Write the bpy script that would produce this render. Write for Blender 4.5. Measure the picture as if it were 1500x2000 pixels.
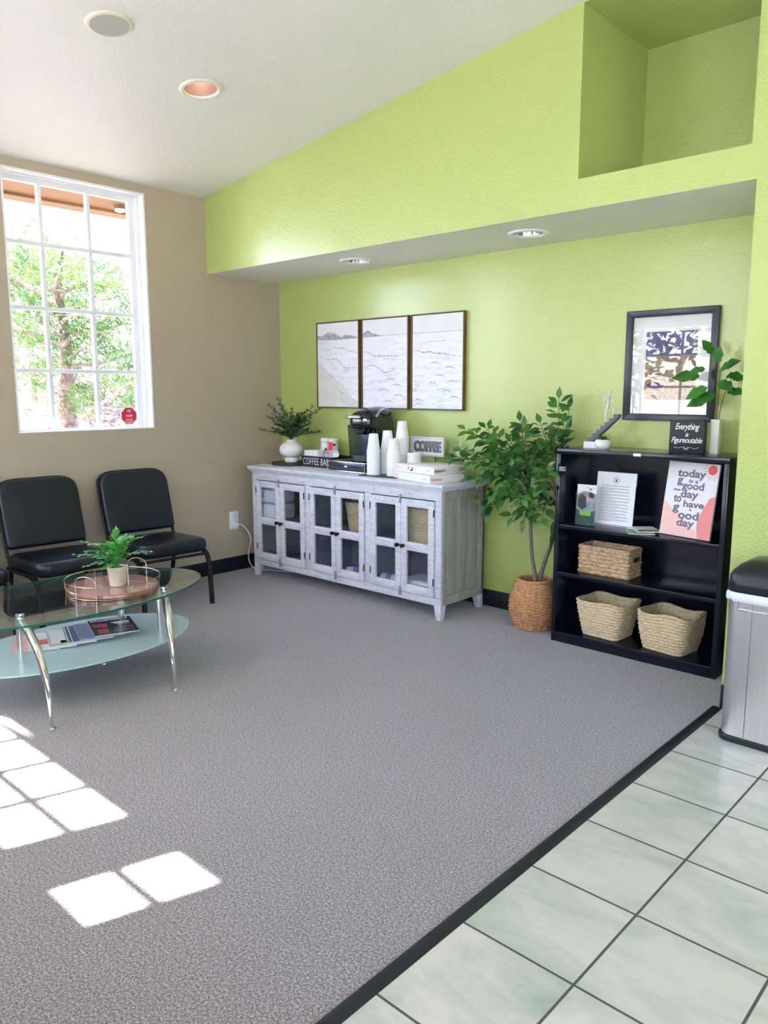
import bpy, bmesh, math, random
from math import sin, cos, pi, radians
from mathutils import Vector, Matrix, geometry

random.seed(7)
for o in list(bpy.data.objects):
    bpy.data.objects.remove(o)
sc = bpy.context.scene
COL = sc.collection

# ------------------------------------------------------------------ camera
cd = bpy.data.cameras.new('camera')
cam = bpy.data.objects.new('camera', cd)
COL.objects.link(cam)
sc.camera = cam
cd.sensor_fit = 'VERTICAL'
cd.sensor_height = 36
cd.lens = 1514.494 / 2000 * 36
cd.clip_start = 0.02
right = Vector((0.73534887, 0.67768801, -0.00099828))
up = Vector((-0.10426637, 0.11459313, 0.98792557))
fwd = Vector((-0.66961971, 0.72636587, -0.154926))
M = Matrix((right, up, -fwd)).transposed().to_4x4()
M.translation = Vector((4.83213, -4.03637, 1.37619))
cam.matrix_world = M

# ------------------------------------------------------------------ light
W = bpy.data.worlds.new('world')
sc.world = W
W.use_nodes = True
wn = W.node_tree.nodes
wl_ = W.node_tree.links
wn.clear()
sky = wn.new('ShaderNodeTexSky')
sky.sky_type = 'NISHITA'
sky.sun_disc = False
sky.sun_elevation = radians(51.6)
sky.sun_rotation = radians(197)
sky.air_density = 1.0
sky.dust_density = 2.0
mixw = wn.new('ShaderNodeMix')
mixw.data_type = 'RGBA'
mixw.inputs[0].default_value = 0.22
mixw.inputs[7].default_value = (4.7, 5.3, 6.4, 1)
bg = wn.new('ShaderNodeBackground')
bg.inputs[1].default_value = 0.42
wo = wn.new('ShaderNodeOutputWorld')
wl_.new(sky.outputs[0], mixw.inputs[6])
tint = wn.new('ShaderNodeMix')
tint.data_type = 'RGBA'
tint.blend_type = 'MULTIPLY'
tint.inputs[0].default_value = 1.0
tint.inputs[7].default_value = (0.94, 1.0, 1.15, 1)
wl_.new(mixw.outputs[2], tint.inputs[6])
wl_.new(tint.outputs[2], bg.inputs[0])
wl_.new(bg.outputs[0], wo.inputs[0])

sd = bpy.data.lights.new('sun', 'SUN')
sd.energy = 9.5
sd.angle = radians(0.53)
sd.color = (1.0, 0.96, 0.92)
sun = bpy.data.objects.new('sun', sd)
COL.objects.link(sun)
SUN = Vector((0.228, 0.76, -1.0))
sun.rotation_euler = SUN.to_track_quat('-Z', 'Y').to_euler()
sun.location = (0, -8, 12)

sc.view_settings.view_transform = 'Standard'
sc.view_settings.look = 'None'
sc.view_settings.gamma = 1
sc.view_settings.use_curve_mapping = False
sc.view_settings.exposure = 2.42
sc.cycles.use_denoising = True
sc.cycles.max_bounces = 12
sc.cycles.diffuse_bounces = 6
sc.cycles.transparent_max_bounces = 16
sc.cycles.sample_clamp_indirect = 10

# ------------------------------------------------------------------ helpers
def lin(c):
    c /= 255.0
    return c / 12.92 if c <= 0.04045 else ((c + 0.055) / 1.055) ** 2.4


def rgb(r, g, b):
    return (lin(r), lin(g), lin(b), 1)


class N:
    """small node-graph helper"""
    def __init__(s, name):
        s.m = bpy.data.materials.new(name)
        s.m.use_nodes = True
        s.t = s.m.node_tree
        s.n = s.t.nodes
        s.b = s.n['Principled BSDF']
        s.out = s.n['Material Output']

    def new(s, t, **k):
        x = s.n.new(t)
        for a, v in k.items():
            setattr(x, a, v)
        return x

    def ln(s, a, b):
        s.t.links.new(a, b)

    def coord(s, scale=(1, 1, 1), loc=(0, 0, 0), rot=(0, 0, 0)):
        tc = s.new('ShaderNodeTexCoord')
        mp = s.new('ShaderNodeMapping')
        mp.inputs['Scale'].default_value = scale
        mp.inputs['Location'].default_value = loc
        mp.inputs['Rotation'].default_value = rot
        s.ln(tc.outputs['Object'], mp.inputs[0])
        return mp.outputs[0]

    def noise(s, vec, scale, detail=2, rough=0.5, dist=0):
        x = s.new('ShaderNodeTexNoise')
        x.inputs['Scale'].default_value = scale
        x.inputs['Detail'].default_value = detail
        x.inputs['Roughness'].default_value = rough
        x.inputs['Distortion'].default_value = dist
        s.ln(vec, x.inputs['Vector'])
        return x.outputs[0]

    def ramp(s, fac, stops):
        x = s.new('ShaderNodeValToRGB')
        e = x.color_ramp.elements
        while len(e) < len(stops):
            e.new(0.5)
        for i, (p, c) in enumerate(stops):
            e[i].position = p
            e[i].color = c
        s.ln(fac, x.inputs[0])
        return x.outputs[0]

    def mix(s, fac, a, b):
        x = s.new('ShaderNodeMix', data_type='RGBA')
        for sock, v in ((x.inputs[0], fac), (x.inputs[6], a), (x.inputs[7], b)):
            if hasattr(v, 'is_linked'):
                s.ln(v, sock)
            else:
                sock.default_value = v
        return x.outputs[2]

    def math(s, op, a, b=0.0, c=None):
        x = s.new('ShaderNodeMath', operation=op)
        for i, v in enumerate((a, b, c)):
            if v is None:
                continue
            if hasattr(v, 'is_linked'):
                s.ln(v, x.inputs[i])
            else:
                x.inputs[i].default_value = v
        return x.outputs[0]

    def bump(s, h, strength=0.3, dist=0.002):
        x = s.new('ShaderNodeBump')
        x.inputs['Strength'].default_value = strength
        x.inputs['Distance'].default_value = dist
        s.ln(h, x.inputs['Height'])
        s.ln(x.outputs[0], s.b.inputs['Normal'])

    def set(s, **k):
        for a, v in k.items():
            s.b.inputs[a.replace('_', ' ')].default_value = v
        return s


def plain(name, col, rough=0.5, metal=0.0, var=0.06, bump=0.0, bs=80, coat=0.0, spec=0.5, sheen=0.0):
    m = N(name)
    v = m.coord()
    n = m.noise(v, bs * 0.3, 3)
    d = tuple(c * (1 - var) for c in col[:3]) + (1,)
    l = tuple(min(1, c * (1 + var)) for c in col[:3]) + (1,)
    m.ln(m.ramp(n, [(0.3, d), (0.7, l)]), m.b.inputs['Base Color'])
    m.set(Roughness=rough, Metallic=metal)
    m.b.inputs['Specular IOR Level'].default_value = spec
    if coat:
        m.b.inputs['Coat Weight'].default_value = coat
        m.b.inputs['Coat Roughness'].default_value = 0.08
    if bump:
        m.bump(m.noise(v, bs, 3), bump, 0.003)
    return m.m


def glass(name, tint=(0.97, 0.99, 0.98, 1), refl=1.0, ior=1.5, rough=0.0):
    m = N(name)
    m.n.remove(m.b)
    tr = m.new('ShaderNodeBsdfTransparent')
    tr.inputs[0].default_value = tint
    gl = m.new('ShaderNodeBsdfGlossy')
    gl.inputs['Roughness'].default_value = rough
    gl.inputs[0].default_value = (1, 1, 1, 1)
    fr = m.new('ShaderNodeLayerWeight')
    fr.inputs[0].default_value = 0.5
    f5 = m.math('POWER', fr.outputs['Facing'], 5.0)
    k = m.math('MULTIPLY', m.math('ADD', 0.04, m.math('MULTIPLY', f5, 0.96)), refl)
    k = m.math('MINIMUM', k, 1.0)
    mx = m.new('ShaderNodeMixShader')
    m.ln(k, mx.inputs[0])
    m.ln(tr.outputs[0], mx.inputs[1])
    m.ln(gl.outputs[0], mx.inputs[2])
    m.ln(mx.outputs[0], m.out.inputs[0])
    return m.m


class MB:
    def __init__(s):
        s.v = []
        s.f = []
        s.mi = []

    def add(s, vs, fs, mi=0):
        o = len(s.v)
        s.v += [Vector(v) for v in vs]
        for f in fs:
            s.f.append(tuple(i + o for i in f))
            s.mi.append(mi)
        return s

    def box(s, x0, x1, y0, y1, z0, z1, mi=0):
        return s.add([(x0, y0, z0), (x1, y0, z0), (x1, y1, z0), (x0, y1, z0), (x0, y0, z1), (x1, y0, z1), (x1, y1, z1), (x0, y1, z1)],
                     [(0, 3, 2, 1), (4, 5, 6, 7), (0, 1, 5, 4), (1, 2, 6, 5), (2, 3, 7, 6), (3, 0, 4, 7)], mi)

    def taper(s, c0, w0, d0, z0, c1, w1, d1, z1, mi=0):
        vs = []
        for (c, w, d, z) in ((c0, w0, d0, z0), (c1, w1, d1, z1)):
            for sx, sy in ((-1, -1), (1, -1), (1, 1), (-1, 1)):
                vs.append((c[0] + sx * w / 2, c[1] + sy * d / 2, z))
        return s.add(vs, [(0, 3, 2, 1), (4, 5, 6, 7), (0, 1, 5, 4), (1, 2, 6, 5), (2, 3, 7, 6), (3, 0, 4, 7)], mi)

    def tube(s, pts, rad, n=10, closed=False, mi=0, sq=None):
        pts = [Vector(p) for p in pts]
        L = len(pts)
        rr = rad if isinstance(rad, (list, tuple)) else [rad] * L
        prev = None
        rings = []
        for i, p in enumerate(pts):
            if closed:
                t = (pts[(i + 1) % L] - pts[i - 1])
            else:
                t = pts[min(i + 1, L - 1)] - pts[max(i - 1, 0)]
            t.normalize()
            if prev is None:
                a = Vector((0, 0, 1)) if abs(t.z) < 0.9 else Vector((0, 1, 0))
                u = (a - t * a.dot(t)).normalized()
            else:
                u = (prev - t * prev.dot(t)).normalized()
            prev = u
            w = t.cross(u)
            if sq:
                a, b = sq
                q = [(a, b), (-a, b), (-a, -b), (a, -b)]
                rings.append([p + w * x + u * y for x, y in q])
            else:
                rings.append([p + (u * cos(2 * pi * k / n) + w * sin(2 * pi * k / n)) * rr[i] for k in range(n)])
        m = len(rings[0])
        vs = [v for r in rings for v in r]
        fs = []
        for i in range(L if closed else L - 1):
            j = (i + 1) % L
            for k in range(m):
                k2 = (k + 1) % m
                fs.append((i * m + k, i * m + k2, j * m + k2, j * m + k))
        if not closed:
            fs.append(tuple(range(m))[::-1])
            fs.append(tuple((L - 1) * m + k for k in range(m)))
        return s.add(vs, fs, mi)

    def lathe(s, prof, c=(0, 0, 0), n=32, mi=0, fn=None, caps=True):
        vs = []
        for j, (r, z) in enumerate(prof):
            for k in range(n):
                a = 2 * pi * k / n
                q = r + (fn(a, z, j) if fn else 0)
                vs.append((c[0] + q * cos(a), c[1] + q * sin(a), c[2] + z))
        fs = []
        for j in range(len(prof) - 1):
            for k in range(n):
                k2 = (k + 1) % n
                fs.append((j * n + k, j * n + k2, (j + 1) * n + k2, (j + 1) * n + k))
        if caps and prof[0][0] > 1e-5:
            fs.append(tuple(range(n))[::-1])
        if caps and prof[-1][0] > 1e-5:
            fs.append(tuple((len(prof) - 1) * n + k for k in range(n)))
        return s.add(vs, fs, mi)

    def loops(s, loops, cap0=True, cap1=True, mi=0):
        m = len(loops[0])
        vs = [v for l in loops for v in l]
        fs = []
        for j in range(len(loops) - 1):
            for k in range(m):
                k2 = (k + 1) % m
                fs.append((j * m + k, j * m + k2, (j + 1) * m + k2, (j + 1) * m + k))
        if cap0:
            fs.append(tuple(range(m))[::-1])
        if cap1:
            fs.append(tuple((len(loops) - 1) * m + k for k in range(m)))
        return s.add(vs, fs, mi)

    def prism(s, poly, a, b, axis='y', mi=0):
        def P(u, v, w):
            return {'y': (u, w, v), 'z': (u, v, w), 'x': (w, u, v)}[axis]
        n = len(poly)
        vs = [P(u, v, a) for u, v in poly] + [P(u, v, b) for u, v in poly]
        fs = [tuple(range(n)), tuple(range(n, 2 * n))[::-1]]
        for k in range(n):
            k2 = (k + 1) % n
            fs.append((k, n + k, n + k2, k2))
        return s.add(vs, fs, mi)

    def leaf(s, base, d, nrm, L, Wd, droop=0.2, fold=0.15, prof=(0.0, 0.62, 1.0, 0.8, 0.0), mi=0):
        d = Vector(d).normalized()
        nrm = Vector(nrm)
        nrm = (nrm - d * nrm.dot(d))
        if nrm.length < 1e-4:
            nrm = d.orthogonal()
        nrm.normalize()
        w = d.cross(nrm)
        vs = []
        m = len(prof)
        for i, p in enumerate(prof):
            t = i / (m - 1)
            c = Vector(base) + d * L * t - nrm * droop * L * t * t
            hw = Wd / 2 * p
            vs += [c - w * hw + nrm * hw * fold, c, c + w * hw + nrm * hw * fold]
        fs = []
        for i in range(m - 1):
            a = i * 3
            fs += [(a, a + 1, a + 4, a + 3), (a + 1, a + 2, a + 5, a + 4)]
        return s.add(vs, fs, mi)

    def xf(s, mat):
        s.v = [mat @ v for v in s.v]
        return s


def rrect(w, d, r, n=6, c=(0, 0), z=0.0):
    pts = []
    for sx, sy, a0 in ((1, 1, 0), (-1, 1, 90), (-1, -1, 180), (1, -1, 270)):
        for k in range(n + 1):
            a = radians(a0 + 90 * k / n)
            pts.append(Vector((c[0] + sx * (w / 2 - r) + r * cos(a), c[1] + sy * (d / 2 - r) + r * sin(a), z)))
    return pts


def even(pts, n):
    """the same closed outline with n points at equal steps"""
    L = [0.0]
    for i in range(len(pts)):
        L.append(L[-1] + (pts[(i + 1) % len(pts)] - pts[i]).length)
    out = []
    i = 0
    for k in range(n):
        s_ = L[-1] * k / n
        while L[i + 1] < s_:
            i += 1
        f = (s_ - L[i]) / max(L[i + 1] - L[i], 1e-9)
        out.append(pts[i].lerp(pts[(i + 1) % len(pts)], f))
    return out


def rrect2(w, d, rt, rb, n=6, c=(0, 0), z=0.0):
    """rounded rectangle, radius rt at its +x corners and rb at its -x corners"""
    pts = []
    for sx, sy, a0 in ((1, 1, 0), (-1, 1, 90), (-1, -1, 180), (1, -1, 270)):
        r = rt if sx > 0 else rb
        for k in range(n + 1):
            a = radians(a0 + 90 * k / n)
            pts.append(Vector((c[0] + sx * (w / 2 - r) + r * cos(a), c[1] + sy * (d / 2 - r) + r * sin(a), z)))
    return pts


def cushion(mb, w, d, h, r, e, dome=0.0, steps=5, cx=0, cy=0, z0=0, rb=None):
    """rounded pad: plan w x d, thickness h, corner radius r, edge radius e"""
    loops = []
    for k in range(steps + 1):
        a = -pi / 2 + pi / 2 * k / steps
        ins = e * (1 - cos(a))
        loops.append(rrect2(w - 2 * ins, d - 2 * ins, max(r - ins, 0.004), max((rb or r) - ins, 0.003), 6, (cx, cy), z0 + e + e * sin(a)))
    for k in range(steps + 1):
        a = pi / 2 * k / steps
        ins = e * (1 - cos(a))
        loops.append(rrect2(w - 2 * ins, d - 2 * ins, max(r - ins, 0.004), max((rb or r) - ins, 0.003), 6, (cx, cy), z0 + h - e + e * sin(a)))
    for q in (0.7, 0.4, 0.1):
        zz = z0 + h + dome * (1 - q * q)
        ins = e
        loops.append([Vector((cx + (p.x - cx) * q, cy + (p.y - cy) * q, zz)) for p in rrect2(w - 2 * ins, d - 2 * ins, max(r - ins, 0.004), max((rb or r) - ins, 0.003), 6, (cx, cy), 0)])
    return mb.loops(loops)


WL = {}


def link(name, mb, mats, parent=None, world=True, bevel=0.0, smooth=35, bseg=2, kind=None):
    """one mesh object; with world=True its vertices are given in world coordinates"""
    me = bpy.data.meshes.new(name)
    off = WL.get(parent.name, Vector((0, 0, 0))) if parent else Vector((0, 0, 0))
    vs = [(v - off) for v in mb.v] if world else mb.v
    me.from_pydata([tuple(v) for v in vs], [], mb.f)
    if not isinstance(mats, (list, tuple)):
        mats = [mats]
    for m in mats:
        me.materials.append(m)
    for p, i in zip(me.polygons, mb.mi):
        p.material_index = i
    bm = bmesh.new()
    bm.from_mesh(me)
    bmesh.ops.recalc_face_normals(bm, faces=bm.faces)
    if bevel:
        es = [e for e in bm.edges if len(e.link_faces) == 2 and e.calc_face_angle(0) > 0.6]
        bmesh.ops.bevel(bm, geom=es, offset=bevel, segments=bseg, profile=0.5, affect='EDGES', clamp_overlap=True)
    bm.to_mesh(me)
    bm.free()
    if smooth:
        me.polygons.foreach_set('use_smooth', [True] * len(me.polygons))
        me.set_sharp_from_angle(angle=radians(smooth))
    o = bpy.data.objects.new(name, me)
    COL.objects.link(o)
    if parent:
        o.parent = parent
        WL[o.name] = off.copy() if world else Vector((0, 0, 0))
    else:
        WL[o.name] = Vector((0, 0, 0))
    if kind:
        o['kind'] = kind
    return o


def tag(o, label, cat, group=None):
    o['label'] = label
    o['category'] = cat
    if group:
        o['group'] = group
    return o


def thing(name, label, cat, loc=(0, 0, 0), rotz=0.0, group=None):
    o = bpy.data.objects.new(name, None)
    COL.objects.link(o)
    o.empty_display_size = 0.05
    o.location = loc
    o.rotation_euler = (0, 0, rotz)
    WL[o.name] = Vector(loc)
    return tag(o, label, cat, group)


def solo(name, mb, mats, label, cat, loc, rotz=0.0, group=None, **k):
    """thing made of one mesh; vertices local to loc"""
    o = link(name, mb, mats, None, False, **k)
    o.location = loc
    o.rotation_euler = (0, 0, rotz)
    WL[o.name] = Vector(loc)
    return tag(o, label, cat, group)


def struct(name, mb, mats, parent=None, **k):
    return link(name, mb, mats, parent, True, kind=None if parent else 'structure', **k)


def dup(root, loc, rotz=None, label=None, group=None):
    r = root.copy()
    COL.objects.link(r)
    r.location = loc
    if rotz is not None:
        r.rotation_euler = (0, 0, rotz)
    if label:
        r['label'] = label
    if group:
        r['group'] = group
    WL[r.name] = Vector(loc)
    for ch in list(root.children):
        c = ch.copy()
        COL.objects.link(c)
        c.parent = r
        for g in ch.children:
            d = g.copy()
            COL.objects.link(d)
            d.parent = c
    return r


def lettering(name, text, mat, parent, mtx, width=None, height=None, size=1.0, extrude=0.0006, bold=0.0, shear=0.0, align='CENTER', spacing=1.0, line=1.0):
    """flat cut-out letters; mtx places the text plane (x right, y up, z towards reader)"""
    c = bpy.data.curves.new('t', 'FONT')
    c.body = text
    c.size = size
    c.align_x = align
    c.align_y = 'CENTER'
    c.extrude = 0
    c.offset = bold
    c.shear = shear
    c.space_character = spacing
    c.space_line = line
    c.resolution_u = 3
    t = bpy.data.objects.new('t', c)
    COL.objects.link(t)
    bpy.context.view_layer.update()
    me = bpy.data.meshes.new_from_object(t)
    bpy.data.objects.remove(t)
    xs = [v.co.x for v in me.vertices]
    ys = [v.co.y for v in me.vertices]
    cx, cy = (max(xs) + min(xs)) / 2, (max(ys) + min(ys)) / 2
    if align == 'LEFT':
        cx = min(xs)
    sx = width / (max(xs) - min(xs)) if width else None
    sy = height / (max(ys) - min(ys)) if height else None
    sx = sx or sy or 1
    sy = sy or sx
    bm = bmesh.new()
    bm.from_mesh(me)
    for v in bm.verts:
        v.co = Vector(((v.co.x - cx) * sx, (v.co.y - cy) * sy, extrude))
    if extrude > 0.0015:
        r = bmesh.ops.extrude_face_region(bm, geom=bm.faces[:])
        for v in [g for g in r['geom'] if isinstance(g, bmesh.types.BMVert)]:
            v.co.z = 0
        bmesh.ops.recalc_face_normals(bm, faces=bm.faces)
    off = WL.get(parent.name, Vector((0, 0, 0)))
    for v in bm.verts:
        v.co = (mtx @ v.co) - off
    m2 = bpy.data.meshes.new(name)
    bm.to_mesh(m2)
    bm.free()
    m2.materials.append(mat)
    o = bpy.data.objects.new(name, m2)
    COL.objects.link(o)
    o.parent = parent
    WL[o.name] = off.copy()
    return o


def face_y(x, y, z):
    """text plane standing upright and facing -Y"""
    return Matrix.Translation((x, y, z)) @ Matrix(((1, 0, 0, 0), (0, 0, -1, 0), (0, 1, 0, 0), (0, 0, 0, 1)))


def face_x(x, y, z):
    """text plane standing upright and facing +X"""
    return Matrix.Translation((x, y, z)) @ Matrix(((0, 0, 1, 0), (1, 0, 0, 0), (0, 1, 0, 0), (0, 0, 0, 1)))


def holed(mb, outer, holes, fn, mi=0, n=40):
    """planar sheet with round holes (cx, cy, r) and polygon holes; fn maps (u, v) -> 3D"""
    vs = [Vector(p) for p in outer]
    es = [(i, (i + 1) % len(outer)) for i in range(len(outer))]
    polys = []
    for h in holes:
        if isinstance(h[0], (int, float)):
            poly = [Vector((h[0] + h[2] * cos(2 * pi * k / n), h[1] + h[2] * sin(2 * pi * k / n))) for k in range(n)]
        else:
            poly = [Vector(p) for p in h]
        b = len(vs)
        vs += poly
        es += [(b + i, b + (i + 1) % len(poly)) for i in range(len(poly))]
        polys.append(poly)
    rv, re, rf, *_ = geometry.delaunay_2d_cdt(vs, es, [], 1, 1e-6)

    def inside(p, poly):
        c = False
        j = len(poly) - 1
        for i in range(len(poly)):
            a, b = poly[i], poly[j]
            if (a.y > p.y) != (b.y > p.y) and p.x < (b.x - a.x) * (p.y - a.y) / (b.y - a.y) + a.x:
                c = not c
            j = i
        return c
    fs = []
    for f in rf:
        c = sum((rv[i] for i in f), Vector((0, 0))) / len(f)
        if inside(c, [Vector(p) for p in outer]) and not any(inside(c, p) for p in polys):
            fs.append(tuple(f))
    return mb.add([fn(v.x, v.y) for v in rv], fs, mi)


# ------------------------------------------------------------------ materials
def wall_paint(name, col, bs=95, st=0.35, rough=0.48, coat=0.0):
    m = N(name)
    v = m.coord()
    big = m.noise(v, 1.1, 2)
    d = tuple(c * 0.97 for c in col[:3]) + (1,)
    l = tuple(c * 1.03 for c in col[:3]) + (1,)
    m.ln(m.ramp(big, [(0.3, d), (0.7, l)]), m.b.inputs['Base Color'])
    m.set(Roughness=rough)
    m.b.inputs['Coat Weight'].default_value = coat
    m.b.inputs['Coat Roughness'].default_value = 0.22
    a = m.noise(v, bs, 3, 0.6)
    a = m.ramp(a, [(0.38, (0, 0, 0, 1)), (0.62, (1, 1, 1, 1))])
    m.bump(a, st, 0.002)
    return m.m


GREEN = wall_paint('green_paint', rgb(179, 194, 110), 75, 0.5, 0.34, 0.9)
BEIGE = wall_paint('beige_paint', rgb(187, 171, 148), 70, 0.3)
CEIL = wall_paint('ceiling_paint', rgb(241, 238, 232), 110, 0.4)
WHITE = plain('white_vinyl', rgb(238, 238, 240), 0.35, var=0.02)
BLACKBASE = plain('black_rubber_base', rgb(18, 26, 38), 0.45, var=0.1)


def carpet():
    m = N('grey_carpet')
    v = m.coord()
    a = m.noise(v, 340, 2, 0.75)
    b = m.noise(v, 150, 2, 0.6)
    c = m.noise(v, 1.6, 3)
    f = m.math('ADD', m.math('MULTIPLY', a, 0.62), m.math('MULTIPLY', b, 0.38))
    col = m.ramp(f, [(0.40, rgb(62, 60, 64)), (0.50, rgb(128, 123, 126)), (0.60, rgb(216, 211, 214))])
    col = m.mix(m.math('MULTIPLY', c, 0.25), col, rgb(108, 103, 105))
    m.ln(col, m.b.inputs['Base Color'])
    m.set(Roughness=0.95)
    m.b.inputs['Specular IOR Level'].default_value = 0.15
    m.b.inputs['Sheen Weight'].default_value = 0.5
    m.b.inputs['Sheen Roughness'].default_value = 0.5
    m.bump(f, 0.9, 0.006)
    return m.m


def tiles():
    m = N('ceramic_floor_tile')
    v = m.coord(loc=(-4.0585, 0.8842, 0))
    bt = m.new('ShaderNodeTexBrick', offset=0.0, squash=1.0)
    bt.inputs['Scale'].default_value = 1
    bt.inputs['Brick Width'].default_value = 0.3308
    bt.inputs['Row Height'].default_value = 0.332
    bt.inputs['Mortar Size'].default_value = 0.0044
    bt.inputs['Mortar Smooth'].default_value = 0.4
    bt.inputs['Bias'].default_value = 0.0
    bt.inputs['Color1'].default_value = (0, 0, 0, 1)
    bt.inputs['Color2'].default_value = (1, 1, 1, 1)
    bt.inputs['Mortar'].default_value = (0.5, 0.5, 0.5, 1)
    m.ln(v, bt.inputs['Vector'])
    # cloudy glaze, streaks shift from tile to tile
    sep = m.new('ShaderNodeSeparateXYZ')
    m.ln(v, sep.inputs[0])
    comb = m.new('ShaderNodeCombineXYZ')
    m.ln(m.math('MULTIPLY', sep.outputs[0], 2.2), comb.inputs[0])
    m.ln(m.math('MULTIPLY', sep.outputs[1], 5.0), comb.inputs[1])
    m.ln(m.math('MULTIPLY', bt.outputs[0], 9.0), comb.inputs[2])
    n1 = m.noise(comb.outputs[0], 1.5, 5, 0.6, 0.8)
    n2 = m.noise(v, 26, 4, 0.6)
    f = m.math('ADD', m.math('MULTIPLY', n1, 0.85), m.math('MULTIPLY', n2, 0.15))
    col = m.ramp(f, [(0.30, rgb(158, 172, 164)), (0.45, rgb(184, 190, 181)), (0.58, rgb(204, 202, 195)), (0.75, rgb(212, 205, 198))])
    # darker rim of each tile where the glaze thins
    col = m.mix(m.math('MULTIPLY', bt.outputs[0], 0.25), col, rgb(188, 196, 186))
    col = m.mix(bt.outputs['Fac'], col, rgb(84, 80, 74))
    m.ln(col, m.b.inputs['Base Color'])
    rr = m.math('ADD', 0.28, m.math('MULTIPLY', bt.outputs['Fac'], 0.5))
    m.ln(rr, m.b.inputs['Roughness'])
    h = m.math('ADD', m.math('SUBTRACT', 1.0, bt.outputs['Fac']), m.math('MULTIPLY', n2, 0.15))
    m.bump(h, 0.5, 0.002)
    return m.m


CARPET = carpet()
TILE = tiles()


def whitewash():
    m = N('whitewashed_wood')
    v = m.coord((2.0, 14, 14))
    v2 = m.coord((60, 60, 3.0))
    a = m.noise(v, 5, 4, 0.7, 0.4)
    b = m.noise(v2, 2.0, 4, 0.7)
    f = m.math('ADD', m.math('MULTIPLY', a, 0.7), m.math('MULTIPLY', b, 0.3))
    col = m.ramp(f, [(0.34, rgb(172, 171, 175)), (0.46, rgb(202, 202, 208)), (0.6, rgb(218, 218, 224))])
    m.ln(col, m.b.inputs['Base Color'])
    m.set(Roughness=0.6)
    m.bump(f, 0.35, 0.002)
    return m.m


WASH = whitewash()


def sidewood():
    m = N('grey_washed_side_wood')
    v = m.coord((40, 40, 2.2))
    b = m.noise(v, 1.6, 4, 0.7)
    m.ln(m.ramp(b, [(0.3, rgb(140, 136, 124)), (0.6, rgb(172, 168, 156))]), m.b.inputs['Base Color'])
    m.set(Roughness=0.6)
    m.bump(b, 0.3, 0.002)
    return m.m


SIDEW = sidewood()
PANE = glass('window_glass', (0.98, 0.99, 0.985, 1), 0.6)
CABGLASS = glass('cabinet_glass', (0.93, 0.95, 0.97, 1), 1.4)
PICGLASS = glass('picture_glass', (0.97, 0.97, 0.97, 1), 0.95)
CLEAR = glass('clear_glassware', (0.95, 0.97, 0.97, 1), 1.6)
DARKIN = plain('grey_cabinet_interior', rgb(150, 156, 166), 0.7)
KNOB = plain('black_iron', rgb(26, 26, 30), 0.4, 0.6)
CHROME = plain('chrome', (0.82, 0.83, 0.85, 1), 0.07, 1.0, var=0.02)
STEEL = None
LEATHER = plain('black_vinyl', rgb(12, 20, 32), 0.34, var=0.15, bump=0.12, bs=320)
FRAMEBLK = plain('black_chair_metal', rgb(34, 36, 40), 0.35, 0.3)
SHELFBLK = plain('black_shelf_metal', rgb(12, 18, 32), 0.2, var=0.1, bump=0.05, bs=500)
GLOSSBLK = plain('glossy_black_plastic', rgb(14, 16, 22), 0.12, var=0.1, coat=0.5)
SATINBLK = plain('satin_black_plastic', rgb(24, 27, 33), 0.35)
BRASS = plain('brushed_brass', rgb(190, 170, 140), 0.25, 1.0)
FOAM = plain('white_foam', rgb(240, 240, 240), 0.6, var=0.02)
PAPER = plain('white_paper', rgb(236, 236, 238), 0.6, var=0.02)
INK = plain('black_ink', rgb(30, 30, 36), 0.6)
GREYINK = plain('grey_ink', rgb(120, 116, 126), 0.6)
WHITEINK = plain('white_ink', rgb(240, 240, 242), 0.6)
BLACKWOOD = plain('black_painted_wood', rgb(24, 26, 32), 0.5)
CERAMIC = plain('white_ceramic', rgb(232, 228, 224), 0.45, var=0.04, bump=0.2, bs=60)
SOIL = plain('potting_soil', rgb(50, 38, 30), 0.9, bump=0.6, bs=200)
SILVER = plain('silver_plastic', rgb(190, 192, 196), 0.25, 0.8)


def leafmat(name, c1, c2, rough=0.35, trans=0.25, ns=14):
    m = N(name)
    v = m.coord()
    n = m.noise(v, ns, 3)
    m.ln(m.ramp(n, [(0.32, c1), (0.66, c2)]), m.b.inputs['Base Color'])
    m.set(Roughness=rough)
    m.b.inputs['Transmission Weight'].default_value = 0
    if trans:
        t = m.new('ShaderNodeBsdfTranslucent')
        m.ln(m.ramp(n, [(0.32, c1), (0.66, c2)]), t.inputs[0])
        mx = m.new('ShaderNodeMixShader')
        mx.inputs[0].default_value = trans
        m.ln(m.b.outputs[0], mx.inputs[1])
        m.ln(t.outputs[0], mx.inputs[2])
        m.ln(mx.outputs[0], m.out.inputs[0])
    return m.m


FICUS = leafmat('ficus_leaf', rgb(16, 60, 38), rgb(84, 142, 56), 0.3, 0.2, 9)
EUCA = leafmat('small_leaf_green', rgb(40, 72, 50), rgb(96, 130, 92), 0.5, 0.15, 30)
FERN = leafmat('fern_green', rgb(50, 148, 54), rgb(134, 212, 108), 0.45, 0.3, 40)
FIG = leafmat('fig_leaf', rgb(24, 80, 40), rgb(76, 140, 56), 0.3, 0.2, 12)
SUCC = leafmat('succulent_green', rgb(30, 84, 40), rgb(80, 140, 70), 0.4, 0.1, 30)
BARK = plain('ficus_bark', rgb(120, 106, 96), 0.8, var=0.2, bump=0.5, bs=60)


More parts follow.
